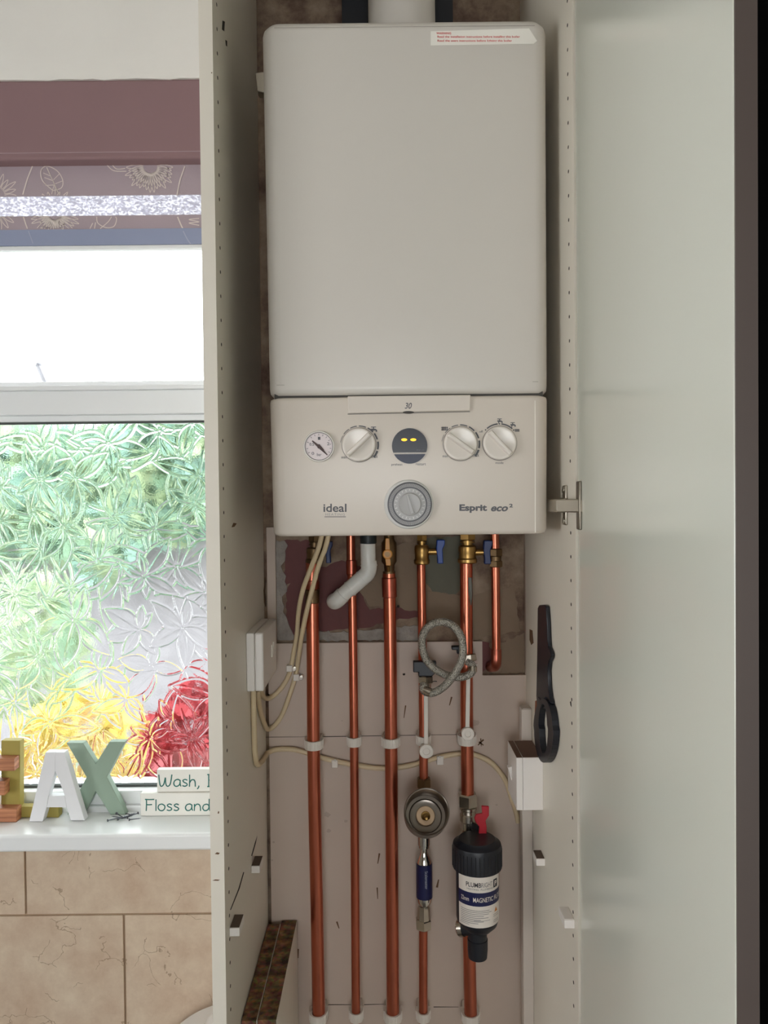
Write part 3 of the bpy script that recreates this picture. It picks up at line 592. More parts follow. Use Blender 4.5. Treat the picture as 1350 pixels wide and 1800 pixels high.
# ================================================================== BOILER
BY = -0.300
def rr_section(xl, xr, z, yb, yf, rad, inset=0.0, seg=6):
    xl += inset; xr -= inset; yf += inset; yb = yb; pts = [Vector((xl, yb, z))]
    for i in range(seg+1):
        a = math.pi+ (math.pi/2)*i/seg; pts.append(Vector((xl+rad+math.cos(a)*rad, yf+rad+math.sin(a)*rad, z)))
    for i in range(seg+1):
        a = 1.5*math.pi+(math.pi/2)*i/seg; pts.append(Vector((xr-rad+math.cos(a)*rad, yf+rad+math.sin(a)*rad, z)))
    pts.append(Vector((xr, yb, z))); return pts
zt = P(710, 29, BY).z; zs = P(718, 694, BY).z; zb = P(720, 941, BY).z
xlT, xrT = P(458, 60, BY).x, P(963.5, 60, BY).x; xlS, xrS = P(471, 690, BY).x, P(966, 690, BY).x; xlB, xrB = P(478, 938, BY).x, P(965, 935, BY).x
boi = thing('boiler', 'large white wall-hung gas boiler with control panel inside the cupboard', 'boiler', (0.02, -0.16, zb))
def xi(z, side):
    t = (z-zs)/(zt-zs); return (xlS+(xlT-xlS)*t) if side == 0 else (xrS+(xrT-xrS)*t)
rings = []
for z, ins in ((zs+0.0012, 0.004), (zs+0.005, 0.0008), (zs+0.012, 0), (zs+0.2, 0), (zs+0.4, 0), (zt-0.018, 0), (zt-0.011, 0.0015), (zt-0.005, 0.0055), (zt-0.0012, 0.012), (zt, 0.020)):
    rings.append(rr_section(xi(z, 0), xi(z, 1), z, -0.03, BY, 0.020, ins))
MB().loft(rings).build('upper_casing', CASE, boi, smooth=60)
ringp = []
for z, ins in ((zb, 0.006), (zb+0.0015, 0.002), (zb+0.006, 0), (zs-0.008, 0), (zs-0.004, 0.001), (zs-0.0022, 0.004)):
    t = (z-zb)/(zs-zb); ringp.append(rr_section(xlB+(xlS-xlB)*t, xrB+(xrS-xrB)*t, z, -0.03, BY-0.0005, 0.020, ins))
cpn = MB().loft(ringp).build('control_panel', PANELP, boi, smooth=60)
MB().box((xlS+0.008, -0.04, zs-0.006), (xrS-0.008, BY+0.007, zs+0.006)).build('panel_gap', SEAM, boi)
FY = BY-0.0007
def strip(mb, x0, y0, x1, y1, wd, Y=BY-0.0004):
    a, c = P(x0, y0, Y), P(x1, y1, Y); d = (c-a).normalized(); nn = Vector((-d.z, 0, d.x))*wd*0.5*mm(Y); mb.prism([a-nn, c-nn, c+nn, a+nn], (0, -0.0002, 0))
sm = MB()
strip(sm, 482, 49, 760, 46.5, 0.7); strip(sm, 760, 46.5, 940, 45, 0.9)
for q in ((486, 677, 500, 677), (936, 671, 946, 671)): s_ = MB(); strip(s_, *q, 1.0); s_.build('corner_seam', mat('seam_grey', (168, 160, 152), 0.6), boi)
sm.build('casing_seam', MATS['seam_grey'], boi)
sm = MB(); strip(sm, 940.5, 704, 941, 936, 1.6, BY-0.0006); sm.build('panel_crease', mat('crease_highlight', (246, 240, 230), 0.3), boi)
# flap with the output number
fl = MB(); fl.prism([P(611,697,FY),P(827,694.5,FY),P(826,722.5,FY),P(612,727,FY)], (0, -0.0035, 0)); flap = fl.build('number_flap', PANELP, boi, bevel=0.0012)
mb = MB(); text_flat(mb, '30', (711.5,708,724,718.5), FY-0.0038, 0.012, 0.25); mb.build('number', PRINT, flap)
mb = MB(); mb.prism([P(718+math.cos(t)*10, 725+math.sin(t)*2.4, FY-0.0036) for t in np.linspace(0, 6.28, 17)[:-1]], (0, -0.0003, 0)); mb.build('finger_notch', SEAM, flap)
sm = MB(); strip(sm, 611, 728, 826, 723.6, 1.6, BY-0.0007); sm.build('flap_shadow_gap', mat('flap_gap_grey', (128, 122, 116), 0.7), boi)
# pressure gauge
c = P(561, 785, FY); k = mm(FY)
DIAL = mat('pinkish_white_dial', (226, 214, 214), 0.45, var=0.02)
ga = MB().lathe(c, (0, -1, 0), [(0, 27.5*k), (0.003, 27.5*k), (0.005, 26.2*k), (0.005, 24.8*k), (0.0036, 24.2*k)], 48).build('pressure_gauge', mat('bezel_white', (226, 222, 214), 0.3), boi)
MB().lathe(c+Vector((0, -0.0036, 0)), (0, -1, 0), [(0, 24.2*k), (0.0004, 24.2*k)], 48).build('dial_face', DIAL, ga)
MB().tube(ringpts(c+Vector((0, -0.0046, 0)), (0, -1, 0), 24.4*k, 48), 0.0007, 6, True).build('dial_rim', mat('rim_grey', (138, 132, 130), 0.4), ga)
nd = MB(); Yn = FY-0.0046
def quad(mb, pts, Y, e=0.0004): mb.prism([P(x, y, Y) for x, y in pts], (0, -e, 0))
quad(nd, [(548,775.5),(549.5,774),(563,784),(576,799.5),(575,800.5),(560,788)], Yn); quad(nd, [(557,783),(561,780.5),(570,791),(567,794)], Yn-0.0002)
nd.lathe(P(561,785.5,Yn), (0,-1,0), [(0,3.2*k),(0.0012,3*k)], 16); nd.build('needle', mat('needle_brown', (70, 48, 46), 0.5), ga)
tk = MB()
for t in np.radians([212, 190, 160, 130, 110, 90, 70, 50, 30, 10, -10, -30]): 
    ca, sa = math.cos(t), math.sin(t); tk.prism([c+Vector((ca*r*k-sa*s*k, -0.0041, sa*r*k+ca*s*k)) for r, s in ((19,-.4),(22,-.4),(22,.4),(19,.4))], (0, -0.0002, 0))
for b_, x, y in (('1',561,770.5),('2',577,780),('0.5',548,781),('0',550,797),('bar',561,799)): text_flat(tk, b_, (x-2.2 if len(b_) < 3 else x-4, y-2.6, x+2.2 if len(b_) < 3 else x+4, y+2.6), FY-0.0042, 0.01)
tk.build('dial_marks', PRINT, ga)
# control knobs
KNOB = mat('knob_plastic', (222, 214, 204), 0.22, var=0.01)
RINGL = mat('ring_line_grey', (150, 144, 138), 0.5)
def knob(px, py, ang, r=29.5):
    c = P(px, py, FY); k = mm(FY)
    o = MB().lathe(c, (0, -1, 0), [(0, r*k), (0.004, r*k), (0.006, (r-1.2)*k), (0.0066, (r-3)*k), (0.0058, (r-6)*k), (0.0052, 0.0005)], 48).build('control_knob', KNOB, boi, smooth=50)
    ca, sa = math.cos(ang), math.sin(ang); L, W = (r-1.5)*k, 5.2*k
    def q(u, v, y): return c+Vector((ca*u-sa*v, y, sa*u+ca*v))
    vs = []
    for y, ww, LL in ((-0.004, W, L), (-0.0115, W*0.72, L*0.95), (-0.013, W*0.4, L*0.9)): vs.append([q(-LL, -ww, y), q(LL, -ww, y), q(LL, ww, y), q(-LL, ww, y)])
    MB().loft(vs).build('grip', KNOB, o, bevel=0.0008)
    MB().tube(ringpts(c+Vector((0, -0.0006, 0)), (0, -1, 0), (r+0.6)*k, 48), 0.00055, 6, True).build('ring_line', RINGL, o)
    return c, k, o

def tap(mb, x, y, s=1.0):
    quad(mb, [(x-5*s,y-6*s),(x+4*s,y-6*s),(x+4*s,y-4.6*s),(x-5*s,y-4.6*s)], FY, 0.0002); quad(mb, [(x-1.5*s,y-5*s),(x+0.5*s,y-5*s),(x+0.5*s,y-2*s),(x-1.5*s,y-2*s)], FY, 0.0002)
    quad(mb, [(x-5*s,y-2.4*s),(x+3*s,y-2.4*s),(x+6*s,y),(x+6*s,y+3*s),(x+3.6*s,y+3*s),(x+3*s,y+0.6*s),(x-1*s,y+1*s),(x-1.6*s,y+4*s),(x-3*s,y+4*s),(x-3*s,y+0.6*s),(x-5*s,y+0.4*s)], FY, 0.0002)
def radiator(mb, x, y, s=1.0):
    for i in range(4): quad(mb, [(x-5*s+i*2.8*s,y-3.4*s),(x-3.2*s+i*2.8*s,y-3.4*s),(x-3.2*s+i*2.8*s,y+3.4*s),(x-5*s+i*2.8*s,y+3.4*s)], FY, 0.0002)
    quad(mb, [(x-6*s,y-2.2*s),(x+6*s,y-2.2*s),(x+6*s,y-1.2*s),(x-6*s,y-1.2*s)], FY, 0.0002); quad(mb, [(x-6*s,y+1.4*s),(x+6*s,y+1.4*s),(x+6*s,y+2.4*s),(x-6*s,y+2.4*s)], FY, 0.0002)
for px, py, ang in ((631,782,math.radians(43)),(809,780,math.radians(-36))):
    c, k, ko = knob(px, py, ang); mk = MB(); cc = c+Vector((0, -0.0003, 0))
    for i, (a0, a1) in enumerate(((150,172),(122,144),(96,117),(68,90),(42,62),(16,36),(-14,9),(-40,-19))):
        arcstrip(mk, cc, (31.5+0.6)*k, (32.8+i*0.42)*k, math.radians(a0), math.radians(a1))
    text_flat(mk, 'min', (px-31, py+19.5, px-22, py+24), FY, 0.008); text_flat(mk, 'max', (px+22, py+18.5, px+33, py+23), FY, 0.008)
    if px < 700: tap(mk, 657, 756)
    else: radiator(mk, 781.5, 753.5)
    mk.build('scale_marks', PRINT, ko)
c, k, ko = knob(878, 779, math.radians(-47)); mk = MB(); cc = c+Vector((0, -0.0003, 0))
arcstrip(mk, cc, 32.6*k, 35*k, math.radians(95), math.radians(130)); arcstrip(mk, cc, 32.6*k, 35*k, math.radians(48), math.radians(84))
for t in (136, 90, 42): mk.lathe(cc+Vector((math.cos(math.radians(t))*33.8*k, 0, math.sin(math.radians(t))*33.8*k)), (0,-1,0), [(0, 1.3*k), (0.0002, 1.3*k)], 10)
text_flat(mk, 'off', (842.5, 756.5, 849, 760.5), FY, 0.008); tap(mk, 878.5, 741, 0.85); tap(mk, 901.5, 747.5, 0.85); radiator(mk, 909, 756.5, 0.7); mk.build('scale_marks', PRINT, ko); mk = MB(); text_flat(mk, 'mode', (871, 811.5, 885, 815.5), FY, 0.008); mk.build('mode_word', PRINT, ko)
mk = MB(); text_flat(mk, 'preheat', (688, 814.5, 707.5, 819.5), FY, 0.006); text_flat(mk, 'restart', (731, 814, 748.5, 818), FY, 0.006)
# display
c = P(720, 784, FY); r = 31.0*k; DISP = mat('dark_display', (46, 48, 56), 0.25, var=0.02); DISPL = mat('dark_navy_button', (30, 36, 60), 0.3)
zb1, zb2 = (P(720, 795.5, FY).z-c.z), (P(720, 798.5, FY).z-c.z)
def seg_disc(z0, z1, n=24):
    a0 = math.asin(max(-1, min(1, z0/r))); a1 = math.asin(max(-1, min(1, z1/r))); R_ = [(math.cos(a0+(a1-a0)*i/n)*r, math.sin(a0+(a1-a0)*i/n)*r) for i in range(n+1)]; return [c+Vector((x, -0.0002, z)) for x, z in R_]+[c+Vector((-x, -0.0002, z)) for x, z in R_[::-1]]
dsp = MB().prism(seg_disc(zb1, r*0.9999), (0, -0.002, 0)).build('display', DISP, boi)
MB().prism(seg_disc(-r*0.9999, zb2), (0, -0.002, 0)).build('push_button', DISPL, dsp)
LED = mat('amber_led', (255, 190, 40), 0.4, emit=1.6)
for x in (710.5, 726.5): MB().prism([P(x+math.cos(t)*5.2, 773+math.sin(t)*2.4, FY-0.0022) for t in np.linspace(0, 6.28, 17)[:-1]], (0, -0.0004, 0)).build('led', LED, dsp)
mb = MB(); text_flat(mb, 'status', (732, 789.5, 745, 792.5), FY-0.0023); mk.build('button_words', PRINT, dsp); mb.build('faint_print', mat('faint_grey_print', (84, 86, 94), 0.5), dsp)
# timer clock
c = P(720, 886.5, FY); TG = mat('timer_pale_grey', (206, 204, 198), 0.4); TD = mat('timer_dark_grey', (92, 92, 96), 0.45); TM = mat('timer_mid_grey', (176, 174, 172), 0.4)
tim = MB().lathe(c+Vector((-1.5*k, 0, 0)), (0, -1, 0), [(0, 43.5*k), (0.0012, 43*k), (0.0022, 41.5*k)], 56).build('timer_clock', TG, boi)
MB().lathe(c+Vector((0, -0.0022, 0)), (0, -1, 0), [(0, 39*k), (0.004, 38.5*k), (0.005, 37*k), (0.005, 29*k), (0.0035, 28.5*k)], 56).build('tappet_ring', TD, tim)
tt = MB()
for i in range(96):
    t = 2*math.pi*i/96; ca, sa = math.cos(t), math.sin(t); cc = c+Vector((0, -0.0072, 0)); tt.prism([cc+Vector((ca*rr_*k-sa*s*k, 0, sa*rr_*k+ca*s*k)) for rr_, s in ((30.5,-.5),(36.4,-.62),(36.4,.62),(30.5,.5))], (0, -0.0012, 0))
tt.build('tappets', TM, tim)
MB().lathe(c+Vector((0, -0.0057, 0)), (0, -1, 0), [(0, 28.4*k), (0.001, 28.4*k)], 48).build('hour_dial', TM, tim)
hm = MB()
for i in range(24):
    t = 2*math.pi*i/24; ca, sa = math.cos(t), math.sin(t); cc = c+Vector((0, -0.0068, 0)); rr0 = 22.5 if i % 2 else 24; hm.prism([cc+Vector((ca*rr_*k-sa*s*k, 0, sa*rr_*k+ca*s*k)) for rr_, s in ((rr0,-.5),(26.5,-.5),(26.5,.5),(rr0,.5))], (0, -0.0002, 0))
hm.build('hour_marks', mat('pale_hour_marks', (226, 224, 220), 0.5), tim)
kn = MB().lathe(c+Vector((0, -0.0067, 0)), (0, -1, 0), [(0, 20.5*k), (0.004, 20*k), (0.005, 18.5*k), (0.0045, 16*k), (0.004, 0.0004)], 40).build('timer_knob', TM, tim)
ca, sa = math.cos(math.radians(105)), math.sin(math.radians(105)); cc = c+Vector((0, -0.0107, 0)); MB().prism([cc+Vector((ca*u*k-sa*v*k, 0, sa*u*k+ca*v*k)) for u, v in ((-17,-3.5),(17,-1.5),(17,1.5),(-17,3.5))], (0, -0.003, 0)).build('timer_pointer', TM, kn, bevel=0.0006)
# lettering
mb = MB(); text_flat(mb, 'ideal', (568.5, 885.5, 609, 900), FY, 0.016); strip(mb, 570.5, 908.5, 608, 908.5, 1.0, FY); mb.build('brand_lettering', PRINT, boi)
mb = MB(); text_flat(mb, 'HEATING', (572, 902, 606, 906.5), FY, 0.0, 0, 1.2); mb.build('brand_subline', mat('light_grey_print', (164, 160, 156), 0.5), boi)
mb = MB(); text_flat(mb, 'Esprit', (807.5, 886.5, 856, 901.5), FY, 0.04); text_flat(mb, 'eco', (863, 890, 893, 899), FY, 0.034, 0.28); text_flat(mb, '2', (895, 885.5, 901.5, 892), FY, 0.04); mb.build('model_lettering', PRINT, boi)
# warning sticker
mb = MB(); quad(mb, [(757,55),(930,50),(944,72),(938,77),(757,80)], BY-0.0002, 0.0002); stk = mb.build('warning_sticker', mat('sticker_white', (240, 236, 226), 0.35), boi)
mb = MB(); Yk = BY-0.0006; text_flat(mb, 'WARNING', (767, 56.5, 793, 60.5), Yk, 0.02); text_flat(mb, 'Read the installation instructions before installing this boiler', (769, 62.5, 914, 67.5), Yk, 0.015); text_flat(mb, 'Read the users instructions before lighting this boiler', (769, 69.5, 900, 74.5), Yk, 0.015); mb.build('sticker_print', REDP, stk)
# side clip and flue
p = P(455, 145, -0.2); MB().prism([P(449,128,-0.2),(xi(p.z,0)+0.001,-0.2,P(458,124,-0.2).z),(xi(p.z,0)+0.001,-0.2,P(458,166,-0.2).z),P(452,160,-0.2)], (0, 0.02, 0)).build('case_clip', STEEL, boi, bevel=0.001)
c = P(706, 20, -0.15); FLU = mat('flue_grey_white', (206, 200, 192), 0.5)
MB().lathe((c.x, -0.15, zt-0.003), (0, 0, 1), [(0, 0.060), (0.012, 0.060), (0.016, 0.0525), (CT-zt-0.022, 0.0515)], 40).build('flue_pipe', FLU, boi)
a, c2 = P(601, 20, -0.06), P(796, 20, -0.06)
MB().box((a.x, -0.06, zt-0.05), (P(650, 20, -0.06).x, -0.045, CT-0.03)).box((P(752, 20, -0.06).x, -0.06, zt-0.05), (c2.x, -0.045, CT-0.03)).box((a.x, -0.045, zt-0.05), (c2.x, -0.03, CT-0.03)).build('flue_backing', BLACK, boi)  # black plates added in place of the dark hole behind the flue

# ================================================================== PIPES
PY = -0.036
def pipe(pts, r, label, extra=None, name='copper_pipe'):
    loc = P(pts[-1][0], pts[-1][1], PY)
    o = thing(name, label, 'pipe', loc, 'copper pipes below the boiler')
    MB().tube([P(x, y, PY) for x, y in pts], r, 28).build('tube', COPPER, o)
    return o
def collar(par, px, y0, y1, r, M, name='coupling', Y=PY):
    a, c = P(px[0], y0, Y), P(px[1], y1, Y)
    return MB().lathe(a, c-a, [(0, r*0.9), (0.0012, r), ((c-a).length-0.0012, r), ((c-a).length, r*0.9)], 28).build(name, M, par)
p1 = pipe([(548.5,985),(550,1130),(551,1298),(553,1420),(557,1600),(561,1815)], 0.0110, 'thick shiny copper pipe, leftmost of the row under the boiler')
collar(p1, (549, 549), 1036, 1060, 0.0124, DBRASS)
collar(p1, (548.5, 549), 1020, 1036, 0.0128, COPD)
p2 = pipe([(616.5,930),(617,985),(619.5,1060),(621,1164),(622.5,1300),(624.5,1600),(626,1815)], 0.0075, 'thin copper pipe passing behind the white waste pipe, second from the left')
collar(p2, (617.5, 618), 984, 1010, 0.0092, COPD)
p3 = pipe([(684,1008),(685,1060),(686.5,1164),(687.5,1300),(689.5,1600),(691,1815)], 0.0110, 'thick copper pipe under the ochre gas tap, third from the left')
collar(p3, (684, 685), 1015, 1050, 0.0128, COPD)
p4 = pipe([(740,975),(741.5,1070),(743.5,1200),(745,1385),(745,1450)], 0.0075, 'thin copper pipe from the bright blue-handled valve down to the round metal vessel')
p4b = pipe([(744,1600),(744,1700),(744,1815)], 0.0075, 'short thin copper pipe below the dark blue scale inhibitor')
p5 = pipe([(819.5,985),(820,1130),(820.5,1250),(822,1400)], 0.0110, 'thick copper pipe running from the large brass valve down to the magnetic filter')
MB().tube([P(826, 1015, PY-0.0098), P(827, 1040, PY-0.0098), P(828, 1064, PY-0.0092)], [0.0035, 0.0042, 0.0008], 10).build('solder_streak', mat('grey_solder', (118, 116, 110), 0.5, 0.6), p5)
p5b = pipe([(824,1420),(824.5,1640),(826,1720),(828,1815)], 0.0110, 'thick copper pipe coming out below the magnetic filter')
p6 = pipe([(869.5,930),(871,1000),(872,1100),(872.3,1150)], 0.0075, 'short thin copper pipe at right that turns into the wall')
e0 = P(872.3, 1150, PY); e1 = P(872, 1168, PY)
MB().tube(smoothpath([e0, P(872, 1164, PY), P(870, 1171, PY+0.012), P(862, 1172, PY+0.04)], 6), 0.0092, 24).build('elbow', COPD, p6)
MB().lathe(P(872.2,1141,PY), e1-e0, [(0,0.0092),(0.01,0.0092)], 24).build('coupling', COPD, p6)

# valves and unions above the pipes
def valve(px, ytop, ymid, ybot, r, handle, hM, label, r_top=0.009, mat_=BRASS, hx=None):
    c = P(px, (ymid+ybot)/2, PY); o = thing('isolation_valve', label, 'valve', P(px, ybot, PY), 'valves under the boiler')
    a, mdl, bt = P(px, ytop, PY), P(px, ymid, PY), P(px, ybot, PY); L = (bt-mdl).length
    MB().lathe(mdl, bt-mdl, [(0, r*0.78), (L*0.08, r*0.95), (L*0.3, r), (L*0.42, r*0.93), (L*0.7, r*0.93), (L*0.78, r*1.06), (L*0.94, r*1.06), (L, r*0.9)], 28).build('body', mat_, o)
    nb = MB(); hexnut(nb, a, mdl-a, (mdl-a).length*0.62, r_top*1.1); nb.rod(a+(mdl-a)*0.62, mdl+(bt-mdl)*0.05, r_top*0.75); nb.lathe(a+(mdl-a)*0.7, mdl-a, [(0, r_top), ((mdl-a).length*0.12, r_top)], 24)
    nb.build('union_nut', mat_, o)
    if handle:
        hx0, hx1, hy0, hy1 = handle; q0 = Vector((c.x, PY, P(px, (hy0+hy1)/2, PY).z)); xh = P((hx0+hx1)/2, (hy0+hy1)/2, PY)
        MB().rod(q0+Vector((r*0.8, 0, 0)), Vector((xh.x, PY, q0.z)), 0.0055).build('stem', mat_, o)
        pts = [(hx0,hy0),(hx1,hy0),(hx1,hy0+(hy1-hy0)*.18),(hx1-4,hy0+(hy1-hy0)*.42),(hx1-3,hy0+(hy1-hy0)*.8),(hx1-2.5,hy1),(hx0+1,hy1),(hx0+1,hy0+(hy1-hy0)*.75),(hx0-1,hy0+(hy1-hy0)*.45)]
        MB().prism([P(x, y, PY-0.008) for x, y in pts], (0, 0.016, 0)).build('handle', hM, o, bevel=0.0015)
    return o
valve(553, 938, 962, 990, 0.0145, (572,584,952,990), DBLUEH, 'dull brass valve half hidden behind the two cream cables', 0.010, DBRASS)
valve(741.5, 940, 958, 992, 0.0130, (768,782,949,991), BLUEH, 'brass valve with a bright blue lever above the thin pipe', 0.0085)
valve(821.5, 936, 958, 990, 0.0160, (851,866,950,992), DBLUEH, 'largest brass valve, dark blue lever, above the thick pipe at right', 0.013)
u = thing('pipe_union', 'dark brass compression union on the short thin pipe at far right', 'pipe fitting', P(871, 996, PY))
mb = MB(); hexnut(mb, P(870.5, 964, PY), (0, 0, -1), 0.014, 0.0125); mb.lathe(P(870.7, 978, PY), (0, 0, -1), [(0, 0.0105), (0.008, 0.0105)], 24); mb.build('body', DBRASS, u)
mb = MB(); hexnut(mb, P(871, 985, PY), (0, 0, -1), 0.0115, 0.0125); mb.build('nut', DBRASS, u)
# gas tap
gt = thing('gas_tap', 'ochre-handled gas tap above the third pipe, right of the white waste pipe', 'valve', P(683.5, 1010, PY))
mb = MB(); mb.lathe(P(683.5, 936, PY), (0,0,-1), [(0,0.009),(0.012,0.009),(0.018,0.013),(0.05,0.013),(0.056,0.009),(0.068,0.0085)], 24); mb.lathe(P(684,1004,PY), (0,0,-1), [(0,0.0105),(0.010,0.0105)], 24); mb.build('body', DBRASS, gt)
Yh = PY-0.018; c = P(681, 974, Yh)
MB().rod(c+Vector((0, 0.012, 0)), c+Vector((0, -0.003, 0)), 0.0048).build('spindle', DBRASS, gt)
mb = MB(); mb.lathe(c, (0,-1,0), [(0,0.0042),(0,0.0085),(0.004,0.0085),(0.005,0.0075),(0.005,0.0042)], 28, cap=False)
mb.prism([P(677.5,946,Yh),P(684.5,946,Yh),P(685.5,968,Yh),P(677,968,Yh)], (0,-0.004,0)); mb.prism([P(677,981,Yh),P(686,981,Yh),P(687,994,Yh),P(678.5,994,Yh)], (0,-0.004,0)); mb.build('handle', YELH, gt, bevel=0.0008)
MB().rod(P(682.5,994,Yh+0.004), P(683,1004,Yh+0.01), 0.0028).build('test_point', BRASS, gt)
# condensate waste pipe
wp = thing('waste_pipe', 'white plastic condensate pipe with bends going into the wall', 'pipe', P(590, 1060, -0.04)); YW = -0.062
r = 0.0128
MB().tube([P(646.5,955,YW), P(648,1000,YW)], r, 28).build('upper_length', GREYP, wp)
MB().lathe(P(647,936,YW), (0,0,-1), [(0,r*1.1),(0.018,r*1.1),(0.019,r*1.0)], 28).build('rubber_connector', mat('black_green_rubber', (22, 34, 38), 0.5), wp)
MB().tube(smoothpath([P(648,986,YW), P(648.5,998,YW), P(645.5,1008,YW), P(637,1016,YW), P(614,1036,YW)], 5), r*1.06, 28).build('bend', GREYP, wp)
MB().tube([P(618,1032,YW+0.001), P(598,1050,YW+0.004)], r*0.99, 28).build('lower_length', GREYP, wp)
MB().tube(smoothpath([P(603,1045,YW+0.003), P(594,1054,YW+0.006), P(589,1057,YW+0.016), P(588,1057,YW+0.034), P(588,1056,0.006)], 5), r*1.08, 28).build('wall_bend', GREYP, wp)
for (x, y), (x2, y2) in (((637,1016),(635.5,1017.3)),((616,1034.5),(614.5,1035.8)),((648.4,993),(648.5,995))):
    MB().tube([P(x,y,YW), P(x2,y2,YW)], r*1.12, 28).build('socket_lip', GREYP, wp)

# pipe clips
def clip_mesh(r):
    mb = MB(); ro = r+0.0042; h = 0.0155; nseg = 28; a0, a1 = math.radians(-218), math.radians(38)
    out = [(math.cos(a0+(a1-a0)*i/nseg)*ro, math.sin(a0+(a1-a0)*i/nseg)*ro) for i in range(nseg+1)]; inn = [(x*(r+0.0004)/ro, y*(r+0.0004)/ro) for x, y in out]
    for i in range(nseg):
        q = [out[i], out[i+1], inn[i+1], inn[i]]; mb.prism([(x, y, -h/2) for x, y in q], (0, 0, h))
    yb = -PY-0.0003
    mb.box((-ro*0.8, r+0.0008, -h/2), (ro*0.8, yb, h/2)); mb.box((-ro-0.0012, ro*0.1, -h/2), (-r-0.0007, r+0.006, h/2)); mb.box((r+0.0007, ro*0.1, -h/2), (ro+0.0012, r+0.006, h/2))
    return mb
CL = {}
ordn = ['leftmost thick', 'second', 'third', 'fourth', 'thick right-hand']
def pclip(px, py, r, label):
    if r not in CL:
        o = clip_mesh(r).build('pipe_clip', CLIPM, None, bevel=0.0005); CL[r] = o
    else:
        o = CL[r].copy(); COL.objects.link(o)
    o.location = P(px, py, PY); tag(o, label, 'pipe clip', 'white pipe clips')
pclip(551.5, 1308, 0.011, 'white clip on the leftmost thick pipe, upper row'); pclip(622, 1303, 0.0075, 'white clip on the thin second pipe, upper row'); pclip(687, 1304, 0.011, 'white clip on the thick third pipe, upper row')
pclip(744.5, 1301, 0.0075, 'white clip on the thin pipe behind a hanging strap, upper row'); pclip(821, 1300, 0.011, 'white clip behind the round cap on the thick right-hand pipe, upper row')
pclip(559.5, 1787, 0.011, 'white clip on the leftmost thick pipe, bottom row'); pclip(626, 1785, 0.0075, 'white clip on the thin second pipe, bottom row'); pclip(690.5, 1786, 0.011, 'white clip on the thick third pipe, bottom row')
pclip(744, 1785, 0.0075, 'white clip below the scale inhibitor, bottom row'); pclip(827.5, 1788, 0.011, 'white clip below the magnetic filter, bottom row')

# filling loop: two black-handled valves, braided hose, hanging caps
def fill_valve(px, hy, box, label):
    o = thing('filling_valve', label, 'valve', P(px, hy, PY), 'filling loop valves'); x0, y0, x1, y1 = box
    MB().prism([P(x, y, PY-0.016) for x, y in ((x0,y0),(x1,y0),(x1,y1-8),(x1-7,y1),(x0+9,y1),(x0+9,y1-7),(x0,y1-7))], (0, -0.014, 0)).build('handle', BLACK, o, bevel=0.0015)
    MB().rod(P(px, (y0+y1)/2, PY-0.004), P(px, (y0+y1)/2, PY-0.018), 0.0052).build('body', NICKEL, o)
    return o
fv = fill_valve(745, 1172, (726,1160,766,1186), 'black-handled filling valve on the thin pipe, lower of the two')
mb = MB(); hexnut(mb, P(748, 1187, PY-0.022), (0,0,-1), 0.013, 0.0135); mb.lathe(P(748,1199,PY-0.022), (0,0,-1), [(0,0.010),(0.012,0.0095)], 20); mb.build('nut', NICKEL, fv)
MB().tube(smoothpath([P(760,1198,PY-0.022), P(765,1197.5,PY-0.022), P(768,1198,PY-0.022)], 4), 0.0008, 8).build('wire_tag', SEAM, fv)
fv2 = fill_valve(808, 1141, (793,1134,816,1147), 'black-handled filling valve on the thick pipe, higher of the two')
mb = MB(); hexnut(mb, P(826, 1150, PY-0.014), (0.15,-0.2,-1), 0.012, 0.011); mb.build('nut', NICKEL, fv2)
MB().prism([P(831,1169,PY-0.014),P(839,1167,PY-0.014),P(839,1170,PY-0.014),P(833,1174,PY-0.014)], (0, 0.006, 0)).build('tab', CLIPM, fv2)
BRAID = bpy.data.materials.new('braided_steel'); BRAID.use_nodes = True; n, l = nodes_of(BRAID); b = n['Principled BSDF']; b.inputs['Metallic'].default_value = 0.45; b.inputs['Roughness'].default_value = 0.38
tc = n.new('ShaderNodeTexCoord'); ck = n.new('ShaderNodeTexVoronoi'); ck.inputs['Scale'].default_value = 620; l.new(tc.outputs['Object'], ck.inputs['Vector']); rp2 = n.new('ShaderNodeValToRGB'); rp2.color_ramp.elements[0].color = rgb((232, 226, 212)); rp2.color_ramp.elements[1].color = rgb((120, 116, 108)); rp2.color_ramp.elements[1].position = 0.75
l.new(ck.outputs['Distance'], rp2.inputs[0]); l.new(rp2.outputs[0], b.inputs['Base Color']); bp = n.new('ShaderNodeBump'); bp.inputs['Strength'].default_value = 0.7; bp.inputs['Distance'].default_value = 0.0012; bp.invert = True; l.new(ck.outputs['Distance'], bp.inputs['Height']); l.new(bp.outputs['Normal'], b.inputs['Normal'])
hose = thing('braided_hose', 'looped braided steel filling hose joining the two black-handled valves', 'hose', P(780, 1190, -0.06))
hp = [(822,1163,-.056),(829,1168,-.062),(831,1177,-.066),(826,1185,-.068),(812,1190,-.068),(795,1189,-.068),(778,1184,-.068),(761,1173,-.068),(748,1157,-.068),(742,1136,-.068),(744,1115,-.069),(756,1099,-.070),(775,1093,-.072),(795,1099,-.075),(809,1116,-.079),(814,1137,-.084),(812,1158,-.087),(803,1178,-.088),(790,1197,-.086),(775,1211,-.082),(760,1218,-.077),(748,1216,-.073),(743,1209,-.070),(746,1203,-.066)]
MB().tube(smoothpath([P(*q) for q in hp], 7), 0.0066, 18).build('braid', BRAID, hose)
for q0, q1 in (((830.5,1172,-.064),(830.5,1181,-.067)),((758,1218,-.0765),(745.5,1213,-.0715))): MB().tube([P(*q0), P(*q1)], 0.0076, 18).build('end_ferrule', NICKEL, hose)
